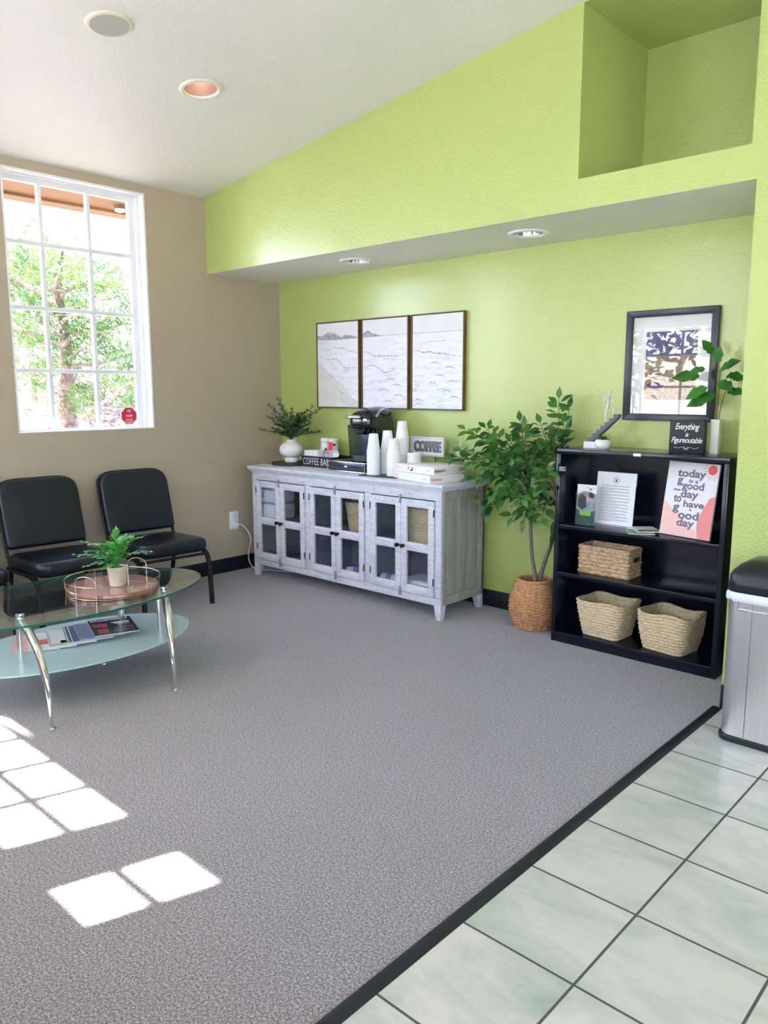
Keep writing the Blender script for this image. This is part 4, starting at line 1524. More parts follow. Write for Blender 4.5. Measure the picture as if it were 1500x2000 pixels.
WALNUT = plain('walnut_frame', rgb(112, 80, 58), 0.5, var=0.2, bump=0.1, bs=60)
WAVEINK = plain('wave_stroke', rgb(168, 170, 186), 0.8, var=0.15, bs=300)
HILLINK = plain('hill_wash', rgb(168, 166, 170), 0.8, var=0.25, bs=120)
pics = [('left canvas of the three sea pictures, with sand and hills', 0.452, 0.894),
        ('middle canvas of the three sea pictures, with low hill and breakers', 0.922, 1.357),
        ('right canvas of the three sea pictures, with open sea only', 1.385, 1.822)]
for i, (lab, x0, x1) in enumerate(pics):
    z0, z1, yb, yf = 1.247, 1.872, -0.001, -0.030
    t = _thing('sea_picture', lab, 'picture', (x0, 0, z0), 0, 'three part seascape above the sideboard')
    WL[t.name] = Vector((0, 0, 0))
    w, h = x1 - x0, z1 - z0
    q = 0.007
    mb = MB()
    mb.box(0, w, yf, yb, 0, q).box(0, w, yf, yb, h - q, h).box(0, q, yf, yb, q, h - q).box(w - q, w, yf, yb, q, h - q)
    link('frame', mb, WALNUT, t, world=False, bevel=0.001)
    cvs = link('canvas', MB().box(q + .003, w - q - .003, yf + 0.005, yb, q + .003, h - q - .003), sea_canvas(i, i == 0), t, world=False, smooth=0)

    def stroke(pts, th, mt=WAVEINK, nm='brush_line'):
        th *= 1.5
        P = smoothpath([(a, 0, b) for a, b in pts], 6)
        L = len(P)
        up_ = [(p.x, p.z + th * (0.25 + 0.75 * sin(pi * k / (L - 1))) * (0.6 + 0.4 * sin(k * 1.7))) for k, p in enumerate(P)]
        dn = [(p.x, p.z) for p in P][::-1]
        vs = [(a, yf + 0.0045, b) for a, b in up_ + dn]
        q_ = MB()
        n_ = len(up_)
        q_.add(vs, [(k, k + 1, 2 * n_ - 2 - k, 2 * n_ - 1 - k) for k in range(n_ - 1)])
        link(nm, q_, mt, t, world=False, smooth=0)
    if i == 0:
        stroke([(0.012, .490), (0.06, .520), (.12, .545), (.18, .545), (.25, .515), (.27, .507), (.30, .522), (.36, .520), (.43, .502)], 0.004)
        hp = [(0.012, .502), (0.012, .535), (0.06, .528), (.12, .548), (.18, .547), (.25, .516), (.27, .510), (.30, .526), (.36, .522), (.43, .506), (.43, .500), (.2, .496)]
        q_ = MB().prism([(a, b - 0.004) for a, b in hp], yf + 0.0047, yf + 0.005, 'y')
        link('hill_shape', q_, HILLINK, t, world=False, smooth=0)
        stroke([(.17, .445), (.22, .430), (.28, .428), (.33, .412), (.43, .395)], 0.006)
        stroke([(.012, .375), (.06, .372), (.12, .352), (.20, .355), (.25, .325), (.29, .292), (.36, .290), (.43, .293)], 0.006)
        stroke([(.15, .32), (.18, .30), (.205, .275)], 0.006)
        stroke([(.14, .235), (.17, .222), (.20, .215)], 0.005)
        stroke([(.20, .14), (.25, .115), (.30, .10)], 0.006)
        stroke([(.25, .07), (.29, .045), (.32, .012)], 0.004)
    elif i == 1:
        hp = [(0.012, .498), (0.012, .525), (.06, .545), (.10, .523), (.18, .505), (.2, .499)]
        q_ = MB().prism(hp, yf + 0.0047, yf + 0.005, 'y')
        link('hill_shape', q_, HILLINK, t, world=False, smooth=0)
        stroke([(.012, .398), (.06, .392), (.12, .365), (.20, .360), (.26, .362), (.32, .358), (.42, .372)], 0.007)
        stroke([(.012, .290), (.10, .300), (.16, .280), (.22, .250), (.27, .255), (.34, .282)], 0.007)
        for a, b in ((.22, .20), (.28, .16), (.16, .13), (.30, .09), (.2, .05)):
            stroke([(a, b), (a + .05, b + .006), (a + .11, b - .004)], 0.006)
    else:
        stroke([(.012, .385), (.05, .390), (.10, .372), (.16, .376), (.20, .365), (.28, .360), (.33, .352), (.42, .340)], 0.008)
        stroke([(.14, .445), (.24, .442), (.32, .446)], 0.004)
        for a, b in ((.16, .30), (.28, .27), (.20, .22), (.30, .18), (.14, .17), (.26, .12), (.32, .08), (.02, .06), (.02, .03)):
            stroke([(a, b), (a + .04, b + .006), (a + .09, b - .004)], 0.008)

t = _thing('framed_picture', 'black framed photograph behind glass hanging over the bookcase', 'picture', (2.900, 0, 1.216))
WL[t.name] = Vector((0, 0, 0))
w, h, q = 0.486, 0.575, 0.036
mb = MB()
for (a, b, c, d) in (((0, 0), (w, 0), (w - q, q), (q, q)), ((0, h), (w, h), (w - q, h - q), (q, h - q)), ((0, 0), (0, h), (q, h - q), (q, q)), ((w, 0), (w, h), (w - q, h - q), (w - q, q))):
    mb.prism([a, b, c, d], -0.024, -0.001, 'y')
link('frame', mb, plain('black_picture_frame', rgb(42, 48, 60), 0.3), t, world=False, bevel=0.002)
link('mat_board', MB().box(q, w - q, -0.006, -0.002, q, h - q), PAPER, t, world=False, smooth=0)


def photo_print():
    m = N('violet_print')
    v = m.coord()
    sep = m.new('ShaderNodeSeparateXYZ')
    m.ln(v, sep.inputs[0])
    z = sep.outputs[2]
    sk = m.ramp(m.noise(v, 20, 3), [(0.3, rgb(74, 66, 120)), (0.7, rgb(96, 92, 150))])
    gr = m.ramp(m.noise(v, 70, 4), [(0.3, rgb(126, 92, 84)), (0.7, rgb(176, 146, 128))])
    k = m.math('GREATER_THAN', m.math('ADD', z, m.math('MULTIPLY', m.noise(v, 60, 3), 0.02)), 0.348)
    m.ln(m.mix(k, gr, sk), m.b.inputs['Base Color'])
    m.set(Roughness=0.6)
    return m.m


pr = link('photo_print', MB().box(0.110, 0.382, -0.0066, -0.006, 0.110, 0.462), photo_print(), t, world=False, smooth=0)
link('print_shape', MB().prism([(0.17 + 0.045 * cos(a), 0.185 + 0.018 * sin(a)) for a in [2 * pi * k / 24 for k in range(24)]], -0.0070, -0.0066, 'y'), plain('violet_pool', rgb(70, 62, 110), 0.6), t, world=False, smooth=0)
link('pane', MB().box(q - .002, w - q + .002, -0.0135, -0.0125, q - .002, h - q + .002), PICGLASS, t, world=False, smooth=0)
# ------------------------------------------------------------------ bookcase
BX0, BX1, BYF, BYB, BH = 2.692, 3.590, -0.343, -0.014, 1.067
t = thing('bookcase', 'black metal bookcase with three open shelves at the end of the green wall', 'bookcase', ((BX0 + BX1) / 2, -0.18, 0))
mb = MB()
mb.box(BX0, BX0 + 0.024, BYF, BYB, 0, BH - 0.028)
link('side_panel', mb, SHELFBLK, t, bevel=0.002)
link('side_panel', MB().box(BX1 - 0.024, BX1, BYF, BYB, 0, BH - 0.028), SHELFBLK, t, bevel=0.002)
link('top_panel', MB().box(BX0, BX1, BYF, BYB, BH - 0.028, BH), SHELFBLK, t, bevel=0.002)
link('back_panel', MB().box(BX0 + .024, BX1 - .024, BYB - 0.006, BYB, 0.0, BH - .028), SHELFBLK, t, smooth=0)
SHZ = (0.055, 0.393, 0.657)
for z in SHZ[1:]:
    link('shelf', MB().box(BX0 + .0245, BX1 - .0245, BYF + 0.003, BYB - .0065, z - 0.020, z), SHELFBLK, t, bevel=0.0015)
mb = MB().box(BX0 + .0245, BX1 - .0245, BYF + 0.003, BYB - .0065, 0.035, 0.055)
link('shelf', mb, SHELFBLK, t, bevel=0.0015)
link('kick_plate', MB().box(BX0 + .0245, BX1 - .0245, BYF + 0.001, BYF + 0.02, 0.0, 0.0345), SHELFBLK, t, smooth=0)
TAGG = plain('grey_tag', rgb(150, 152, 150), 0.4)
link('label_tag', MB().box(3.123, 3.162, BYF - 0.0012, BYF - 0.0002, 1.050, 1.064), PAPER, t, smooth=0)['label'] = 'white paper label on the top edge'
lt = link('label_tag', MB().box(BX0 + 0.016, BX0 + 0.056, BYF - 0.0012, BYF - 0.0002, 0.948, 0.972), TAGG, t, smooth=0)
lt['label'] = 'grey label at the upper left corner'
link('label_print', MB().box(BX0 + 0.040, BX0 + 0.053, BYF - 0.0014, BYF - 0.0012, 0.955, 0.959).box(BX0 + 0.040, BX0 + 0.053, BYF - 0.0014, BYF - 0.0012, 0.961, 0.965), INK, lt, smooth=0)


def local(name, label, cat, loc, rotz=0.0, group=None):
    o = thing(name, label, cat, loc, rotz, group)
    WL[o.name] = Vector((0, 0, 0))
    return o


def lean(a, z0):
    """local frame of a panel leaning back by angle a"""
    return Matrix.Translation((0, 0, z0)) @ Matrix.Rotation(-a, 4, 'X')


# framed document
t = local('document_frame', 'white printed document in a clear stand, on the top shelf behind the brochure', 'document', (2.952, -0.185, SHZ[2] + .0005))
L = lean(radians(6), 0.0)
w, h = 0.222, 0.285
link('acrylic_stand', MB().box(-w / 2 - .003, w / 2 + .003, -0.0006, 0.003, 0.0005, h + .004).xf(L), glass('acrylic', (0.96, 0.97, 0.98, 1), 1.0), t, world=False, smooth=0)
link('stand_foot', MB().box(-w / 2 + .02, w / 2, -0.03, 0.045, 0, 0.0015), CLEAR, t, world=False, smooth=0)
link('paper_sheet', MB().box(-w / 2, w / 2, -0.0016, -0.0007, 0.003, h).xf(L), PAPER, t, world=False, smooth=0)
lettering('heading', 'The Twelve Traditions of Anonymous', INK, t, L @ face_y(0, -0.0018, h - 0.073), width=0.165, height=0.006, extrude=0.0002, bold=0.03)
tx = MB()
rn = random.Random(3)
z = h - 0.086
while z > 0.028:
    for _ in range(2):
        tx.box(-0.088, 0.088 * rn.uniform(0.75, 1.0), -0.00185, -0.0016, z, z + 0.0016)
        z -= 0.0046
    tx.box(-0.088, 0.088 * rn.uniform(-0.5, 0.5), -0.00185, -0.0016, z, z + 0.0016)
    z -= 0.0075
link('print_lines', tx.xf(L), GREYINK, t, world=False, smooth=0)
em = MB()
em.tube([(0.018 * cos(a), -0.0019, h - 0.043 + 0.018 * sin(a)) for a in [2 * pi * k / 24 for k in range(24)]], 0.0009, 4, closed=True)
em.prism([(-.008, h - .052), (.008, h - .052), (.004, h - .036), (-.005, h - .032)], -0.0021, -0.0017, 'y')
em.tube([(-0.02, -0.0019, h - 0.05), (0, -0.0019, h - 0.018), (0.02, -0.0019, h - 0.05)], 0.0008, 4)
link('emblem', em.xf(L), GREYINK, t, world=False, smooth=0)

# brochure
t = local('brochure_holder', 'small brochure with green and white cover in a clear holder, left on the top shelf', 'brochure', (2.820, -0.246, SHZ[2] + .0005), radians(2))
L = lean(radians(5), 0.0)
w, h = 0.112, 0.215
BGREEN = plain('dark_green_print', rgb(20, 70, 56), 0.4)
BG2 = plain('lime_print', rgb(120, 184, 60), 0.4)
BDK = plain('dark_photo_print', rgb(46, 48, 58), 0.4, var=0.4, bs=90)
BSK = plain('skin_photo_print', rgb(206, 178, 172), 0.4, var=0.2, bs=90)
BLB = plain('blue_photo_print', rgb(120, 160, 210), 0.4)
link('holder', MB().box(-w / 2 - .003, w / 2 + .003, 0.0002, 0.004, 0.0005, h * .8).box(-w / 2, w / 2, -0.03, 0.004, 0, .0015).xf(Matrix.Identity(4)), CLEAR, t, world=False, smooth=0)
link('cover', MB().box(-w / 2, w / 2, -0.004, -0.0007, 0.003, h).xf(L), PAPER, t, world=False, smooth=0)


def patch(poly, m, dy, nm='cover_print'):
    link(nm, MB().prism(poly, -0.004 - dy - 0.0003, -0.004 - dy, 'y').xf(L), m, t, world=False, smooth=0)


patch([(-w / 2, .003), (w / 2, .003), (w / 2, .078), (.02, .066), (-.02, .066), (-w / 2, .082)], BGREEN, 0.0)
patch([(-w / 2, .082), (-.02, .066), (.02, .066), (w / 2, .078), (w / 2, .165), (.015, .180), (-.02, .178), (-w / 2, .155)], plain('grey_photo_print', rgb(150, 156, 160), 0.4, var=0.2, bs=60), 0.0)
patch([(-.048, .095), (-.02, .075), (.01, .10), (-.005, .15), (-.03, .165), (-.046, .14)], BDK, 0.0003)
patch([(.005, .10), (.03, .09), (.048, .13), (.042, .165), (.015, .168), (.0, .14)], BSK, 0.0004)
patch([(.016, .148), (.04, .142), (.046, .160), (.03, .176), (.012, .168)], BDK, 0.0006)
patch([(.005, .092), (.030, .092), (.026, .125), (.008, .118)], BLB, 0.0007)
patch([(-.03, .048), (.03, .046), (.034, .075), (.0, .066), (-.034, .078)], BG2, 0.0008)
patch([(.012, .190), (.022, .198), (.032, .190), (.03, .186), (.014, .186)], GREYINK, 0.0003)
patch([(-.004, .197), (.009, .197), (.009, .200), (-.004, .200)], GREYINK, 0.0003)
patch([(.035, .197), (.048, .197), (.048, .200), (.035, .200)], GREYINK, 0.0003)

# flat magazines on the shelf
def flyer(name, label, loc, rot, w, d, h, colr, extra=()):
    t = local(name, label, 'magazine', loc, rot)
    link('pages', MB().box(-w / 2, w / 2, -d / 2, d / 2, 0, h - 0.0006), PAPER, t, world=False, smooth=0)
    link('cover', MB().box(-w / 2, w / 2, -d / 2, d / 2, h - 0.0005, h), colr, t, world=False, smooth=0)
    for (poly, m) in extra:
        link('cover_print', MB().prism(poly, h, h + 0.0004, 'z'), m, t, world=False, smooth=0)
    return t


PGREEN = plain('green_photo', rgb(110, 130, 80), 0.35, var=0.4, bs=40)
flyer('booklet', 'booklet with green picture lying flat on the top shelf', (3.135, -0.245, SHZ[2] + .0006), radians(28), 0.13, 0.20, 0.004, PGREEN, [([(-.06, .03), (.06, .03), (.06, .095), (-.06, .095)], PAPER)])
flyer('booklet', 'folded white booklet resting partly on the green one', (3.150, -0.215, SHZ[2] + .0055), radians(40), 0.12, 0.17, 0.003, PAPER, [([(-.05, -.07), (.05, -.07), (.05, -.02), (-.05, -.02)], PGREEN)])

# poster
t = local('poster_board', 'white and coral poster board reading today is a good day', 'sign', (3.372, -0.262, SHZ[2] + .0008), radians(-12))
w, h, dp = 0.276, 0.368, 0.012
L = lean(radians(9), 0.0015)
link('board', MB().box(-w / 2, w / 2, -dp, 0, 0, h).xf(L), plain('blush_board', rgb(236, 232, 236), 0.5, var=0.01), t, world=False, bevel=0.001)
CORAL = plain('coral_print', rgb(240, 142, 138), 0.55, var=0.03)
BLUSH = plain('blush_print', rgb(246, 196, 184), 0.55, var=0.03)
REDP = plain('red_print', rgb(238, 92, 80), 0.55, var=0.03)
MAUVE = plain('mauve_ink', rgb(126, 110, 122), 0.6, var=0.03)


def pz(poly, m, dy=0.0, nm='printed_shape'):
    link(nm, MB().prism(poly, -dp - dy - 0.0003, -dp - dy, 'y').xf(L), m, t, world=False, smooth=0)


W2 = w / 2 - .0005
pz([(-W2, .001), (-W2, .175), (-W2 + .02, .160), (-.06, .115), (-.015, .085), (.03, .05), (.065, .03), (.08, .001)], BLUSH)
pz([(W2, .001), (W2, .215), (W2 - .03, .20), (.085, .15), (.062, .10), (.062, .05), (.075, .001)], CORAL, 0.0003)
cxs, czs = W2 - 0.034, h - 0.030
pz([(cxs + 0.024 * cos(a), czs + 0.024 * sin(a)) for a in [2 * pi * k / 30 for k in range(30)]], REDP, 0.0003)
for k in range(11):
    a = radians(150 + k * 20)
    c0, c1 = Vector((cos(a), sin(a))), Vector((-sin(a), cos(a))) * 0.0011
    p0 = Vector((cxs, czs)) + c0 * 0.031
    p1 = Vector((cxs, czs)) + c0 * (0.052 if k % 2 else 0.044)
    q_ = [p0 - c1, p0 + c1, p1 + c1, p1 - c1]
    q_ = [(max(-W2, min(W2, p.x)), min(h - .001, p.y)) for p in q_]
    if abs(q_[2][0] - q_[1][0]) + abs(q_[2][1] - q_[1][1]) > 0.006:
        pz(q_, REDP, 0.0003, 'sun_ray')
for (s_, x, z, wd, ht) in (('today', -.004, .312, .155, .052), ('is a', .012, .281, .05, .018), ('g', -.062, .272, .032, .040), ('good', -.002, .252, .136, .050), ('~', -.072, .232, .038, .013), ('day', .0, .210, .098, .050),
                           ('to', -.062, .190, .042, .038), ('have', .030, .168, .112, .034), ('g', -.064, .136, .036, .042), ('a', .016, .140, .012, .012), ('ood', .010, .112, .112, .042), ('day', .0, .068, .098, .052)):
    if s_ == 'good':
        s_, wd, x = 'good', .12, .012
    lettering('lettering', s_, MAUVE, t, L @ face_y(x, -dp - 0.0008, z - 0.004), width=wd, height=ht, extrude=0.0002, bold=0.035)

# box basket of water hyacinth
t = basket('handled_basket', 'long rectangular water hyacinth basket alone on the middle shelf', (2.949, -0.195, SHZ[1] + .0005), radians(-2), lambda q: (0.292, 0.150, 0.012), 0.150, WICK3, 7, n=120, amp=0.008, twist=26, wall=0.010, sub=4)
for yy in (0,):
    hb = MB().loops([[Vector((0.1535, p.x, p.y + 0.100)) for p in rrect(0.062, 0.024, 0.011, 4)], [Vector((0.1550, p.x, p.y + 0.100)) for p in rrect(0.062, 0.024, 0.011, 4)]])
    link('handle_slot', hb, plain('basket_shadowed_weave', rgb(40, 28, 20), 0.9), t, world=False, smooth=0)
link('rim_cord', MB().tube([p + Vector((0, 0, 0.150)) for p in rrect(0.292, 0.150, 0.014, 5)], 0.0055, 8, closed=True), WICK3, t, world=False)

# seagrass baskets
basket('seagrass_basket', 'pale braided seagrass basket, left one on the bottom shelf', (2.955, -0.198, SHZ[0] + .0005), radians(-3),
       lambda q: (0.205 + 0.075 * q, 0.185 + 0.055 * q, 0.03 + 0.01 * q), 0.198, WICK2, 12, n=128, amp=0.008, twist=26, wall=0.010, sag=0.007, bow=0.003)
basket('seagrass_basket', 'pale braided seagrass basket, right one on the bottom shelf', (3.306, -0.200, SHZ[0] + .0005), radians(-7),
       lambda q: (0.215 + 0.065 * q, 0.195 + 0.045 * q, 0.04 + 0.01 * q), 0.200, WICK2, 12, n=128, amp=0.008, twist=26, wall=0.010, sag=0.011, bow=0.008)

# ------------------------------------------------------------------ on the bookcase
ZB = BH + 0.0005
t = local('book_block', 'small white block under the dark stair sculpture on the bookcase', 'block', (2.822, -0.163, ZB))
link('body', MB().box(-0.056, 0.056, -0.03, 0.03, 0.004, 0.034), PAPER, t, world=False, bevel=0.003)
link('bottom_board', MB().box(-0.058, 0.058, -0.032, 0.032, 0, 0.0038), WHITE, t, world=False, bevel=0.001)
t = local('stair_sculpture', 'dark grey stair sculpture with white climbing figure on the bookcase', 'sculpture', (2.784, -0.163, ZB + 0.0345))
GREYST = plain('grey_cast_stone', rgb(96, 100, 112), 0.6, bump=0.2, bs=200)
stp = [(0.0, 0.0)]
n_ = 7
for k in range(n_):
    stp += [(0.0 + k * 0.0235, 0.0 + (k + 1) * 0.0212), ((k + 1) * 0.0235, (k + 1) * 0.0212)]
stp += [(n_ * 0.0235 + 0.006, n_ * 0.0212), (n_ * 0.0235 + 0.006, n_ * 0.0212 - 0.016), (0.030, 0.0)]
link('stairs', MB().prism(stp, -0.018, 0.018, 'y'), GREYST, t, world=False, bevel=0.0008)
fg = MB()
hipc = Vector((0.103, 0, 0.192))
fz5, fz6 = 5 * 0.0212, 6 * 0.0212
fb = bpy.data.meshes.new('figure')
V = [hipc, (0.101, 0, 0.215), (0.102, 0, 0.240), (0.107, 0, 0.252), (0.110, 0, 0.258), (0.112, 0, 0.268), (0.113, 0, 0.276),
     (0.101, -0.009, 0.186), (0.094, -0.010, 0.150), (0.096, -0.010, fz5 - 0.018), (0.106, -0.010, fz5 - 0.019),
     (0.106, 0.009, 0.188), (0.130, 0.010, 0.176), (0.128, 0.010, 0.148), (0.129, 0.010, fz6 + 0.004), (0.140, 0.010, fz6 + 0.003),
     (0.099, -0.018, 0.240), (0.088, -0.021, 0.218), (0.090, -0.019, 0.194), (0.106, 0.018, 0.239), (0.118, 0.020, 0.216), (0.128, 0.014, 0.198)]
Rr = [.0098, .0088, .0110, .0052, .0050, .0088, .0070, .0070, .0052, .0038, .0030, .0070, .0056, .0048, .0038, .0030, .0048, .0038, .0030, .0048, .0038, .0030]
Ed = [(0, 1), (1, 2), (2, 3), (3, 4), (4, 5), (5, 6), (0, 7), (7, 8), (8, 9), (9, 10), (0, 11), (11, 12), (12, 13), (13, 14), (14, 15), (2, 16), (16, 17), (17, 18), (2, 19), (19, 20), (20, 21)]
fb.from_pydata([tuple(v) for v in V], Ed, [])
fo = bpy.data.objects.new('figure', fb)
COL.objects.link(fo)
sk = fo.modifiers.new('skin', 'SKIN')
for i, r in enumerate(Rr):
    fb.skin_vertices[0].data[i].radius = (r, r * 0.85)
fb.skin_vertices[0].data[0].use_root = True
fo.modifiers.new('sub', 'SUBSURF').levels = 2
bpy.context.view_layer.update()
dg = bpy.context.evaluated_depsgraph_get()
fm = bpy.data.meshes.new_from_object(fo.evaluated_get(dg))
bpy.data.objects.remove(fo)
fm.polygons.foreach_set('use_smooth', [True] * len(fm.polygons))
fm.materials.clear()
fm.materials.append(plain('pale_stone_figure', rgb(226, 220, 214), 0.5))
fo = bpy.data.objects.new('climbing_figure', fm)
COL.objects.link(fo)
fo.parent = t

t = local('potted_succulent', 'small spiky succulent in a round white bowl on the bookcase', 'plant', (2.903, -0.240, ZB))
link('bowl', MB().lathe([(0.0, 0.0), (0.022, 0.0), (0.026, 0.003), (0.038, 0.014), (0.043, 0.028), (0.040, 0.044), (0.034, 0.052), (0.031, 0.051), (0.034, 0.042), (0.0, 0.040)], n=40), CERAMIC, t, world=False)
link('soil', MB().lathe([(0.0, 0.044), (0.033, 0.044), (0.0, 0.043)], n=24), SOIL, t, world=False)
lf = MB()
rn = random.Random(9)
for k in range(22):
    a = k * 2.4
    el = 0.35 + 0.9 * (k / 22)
    d = Vector((cos(a) * cos(el), sin(a) * cos(el), sin(el)))
    lf.leaf((0.004 * cos(a), 0.004 * sin(a), 0.044), d, (0, 0, 1), 0.062 if k < 16 else 0.05, 0.0105, 0.25, 0.35, prof=(0.7, 1.0, 0.85, 0.5, 0.0))
link('leaves', lf, SUCC, t, world=False)

t = local('block_sign', 'black block sign with white script reading Everything is Figureoutable', 'sign', (3.327, -0.196, ZB), radians(2))
link('block', MB().box(-0.085, 0.085, -0.002, 0.036, 0, 0.163), BLACKWOOD, t, world=False, bevel=0.001)
for s_, z, wd, ht in (('Everything', 0.126, 0.118, 0.040), ('is', 0.091, 0.018, 0.020), ('Figureoutable', 0.060, 0.152, 0.036)):
    lettering('lettering', s_, WHITEINK, t, face_y(0.002, -0.0022, z), width=wd, height=ht, extrude=0.0003, bold=0.006, shear=0.35, spacing=0.88)
fl = MB()
for s_ in (-1, 1):
    P = smoothpath([(s_ * 0.062, 0, 0.030), (s_ * 0.04, 0, 0.024), (s_ * 0.018, 0, 0.030), (s_ * 0.004, 0, 0.024), (-s_ * 0.006, 0, 0.018), (-s_ * 0.011, 0, 0.024), (-s_ * 0.006, 0, 0.032)], 6)
    fl.tube([(p.x, -0.0026, p.z) for p in P], 0.0009, 6)
link('flourish', fl, WHITEINK, t, world=False)

# fig stem in a tall white vase
FX, FY = 3.442, -0.125
t = local('faux_fig_stem', 'green lobed fig leaves on two stems in the tall white vase', 'plant', (FX, FY, ZB + 0.05))
st = MB()
lf = MB()
FL = [(-0.045, 0.0, 0.435, -0.5, 0.85, 0.075), (-0.075, -0.01, 0.36, -1.0, -0.1, 0.070), (-0.100, -0.02, 0.325, -1.1, 0.05, 0.115), (-0.055, -0.02, 0.27, -0.9, -0.45, 0.100), (-0.01, -0.02, 0.235, -1.0, -0.35, 0.125),
      (0.0, -0.01, 0.30, 0.5, -0.2, 0.095), (0.005, 0.0, 0.36, 0.9, 0.45, 0.095), (0.04, -0.01, 0.325, 0.8, 0.1, 0.075), (0.07, 0.0, 0.315, 1.0, 0.0, 0.065), (0.055, -0.02, 0.255, 1.0, -0.05, 0.080), (-0.02, 0.0, 0.39, 0.2, 1.0, 0.075)]
stems = [[(0, 0, -0.02), (-0.004, 0, 0.12), (-0.02, -0.005, 0.25), (-0.045, 0, 0.34), (-0.048, 0, 0.43)], [(0.002, 0, -0.02), (0.01, 0, 0.14), (0.03, 0, 0.24), (0.055, 0, 0.31)], [(0, 0, 0.0), (0.0, 0, 0.2), (0.002, 0, 0.36)]]
for s_ in stems:
    st.tube(smoothpath(s_, 6), 0.0022, 6)
for (x, y, z, dx, dz, Ln) in FL:
    x, z = x * 0.9, z
    lf.leaf((x, y, z), (dx, -0.35, dz), (0.15, -0.75, 0.7), Ln * 1.12, Ln * 0.72, 0.16, 0.12, prof=(0.12, 0.85, 0.72, 1.0, 0.78, 0.42, 0.0))
link('stems', st, plain('fig_stem', rgb(110, 96, 60), 0.6), t, world=False)
link('leaves', lf, FIG, t, world=False)
t = local('square_vase', 'tall narrow white vase behind the Everything is Figureoutable sign', 'vase', (FX, FY, ZB))
ov = [rrect(0.042 + a, 0.042 + a, 0.008, 4, (0, 0), z) for a, z in ((0, 0), (0.004, 0.006), (0.004, 0.162), (0.002, 0.166))]
ov += [rrect(0.036, 0.036, 0.006, 4, (0, 0), z) for z in (0.166, 0.02)]
link('body', MB().loops(ov), CERAMIC, t, world=False)

# ------------------------------------------------------------------ ficus in a wicker pot
PX, PY = 2.492, -0.205
t = local('potted_ficus', 'tall artificial ficus in a round orange wicker pot between sideboard and bookcase', 'plant', (PX, PY, 0))
def rpot(z):
    u = z / 0.29
    return 0.088 + 0.055 * sin(pi * min(1, (u * 0.80 + 0.10))) ** 1.2 - 0.016 * max(0, u - .55)
loops = []
nn_ = 144
rows = 34
for j in range(rows * 2 + 1):
    z = 0.29 * j / (rows * 2)
    r = rpot(z)
    row = j // 2
    out = []
    for k in range(nn_):
        a = 2 * pi * k / nn_
        rib = 0.0048 * math.copysign(abs(sin(12 * a + (row % 2) * pi)) ** 0.7, sin(12 * a + (row % 2) * pi)) + 0.003 * cos(6 * a + 2.4 * (j // 16))
        if j % 2 == 0:
            rib -= 0.0022
        out.append(Vector(((r + rib) * cos(a), (r + rib) * sin(a), z)))
    loops.append(out)
for j in range(rows, 6, -2):
    z = 0.29 * j / rows
    r = rpot(z) - 0.010
    loops.append([Vector((r * cos(2 * pi * k / nn_), r * sin(2 * pi * k / nn_), z)) for k in range(nn_)])
pot = link('pot', MB().loops(loops), WICK1, t, world=False, smooth=70)
link('rim', MB().tube([(rpot(.29) * cos(a), rpot(.29) * sin(a), 0.290) for a in [2 * pi * k / 60 for k in range(60)]], 0.0065, 8, closed=True), WICK1, pot, world=False)
link('filling', MB().lathe([(0.0, 0.19), (0.10, 0.19), (0.0, 0.18)], n=30), plain('brown_filling', rgb(120, 92, 70), 0.9, var=0.4, bump=0.8, bs=90), t, world=False)


def R(x, z, y=-0.2):
    return Vector((x - PX, y - PY, z))


tr = MB()
T1 = smoothpath([R(2.500, 0.20, -0.21), R(2.500, 0.30, -0.21), R(2.478, 0.42, -0.215), R(2.468, 0.55, -0.22), R(2.462, 0.68, -0.22), R(2.450, 0.80, -0.22)], 6)
T2 = smoothpath([R(2.515, 0.20, -0.2), R(2.520, 0.30, -0.19), R(2.545, 0.42, -0.17), R(2.585, 0.56, -0.16), R(2.605, 0.74, -0.16), R(2.595, 0.90, -0.16)], 6)
for P in (T1, T2):
    tr.tube(P, [0.0125 - 0.004 * i / len(P) + (0.003 if i in (6, 7) else 0) for i in range(len(P))], 10)
link('trunk', tr, BARK, t, world=False)
br = MB()
lf = MB()
rn = random.Random(21)
B = []
A0, A1, A2, C0, C1 = R(2.462, 0.66, -0.22), R(2.455, 0.74, -0.22), R(2.45, 0.80, -0.22), R(2.605, 0.74, -0.16), R(2.595, 0.88, -0.16)
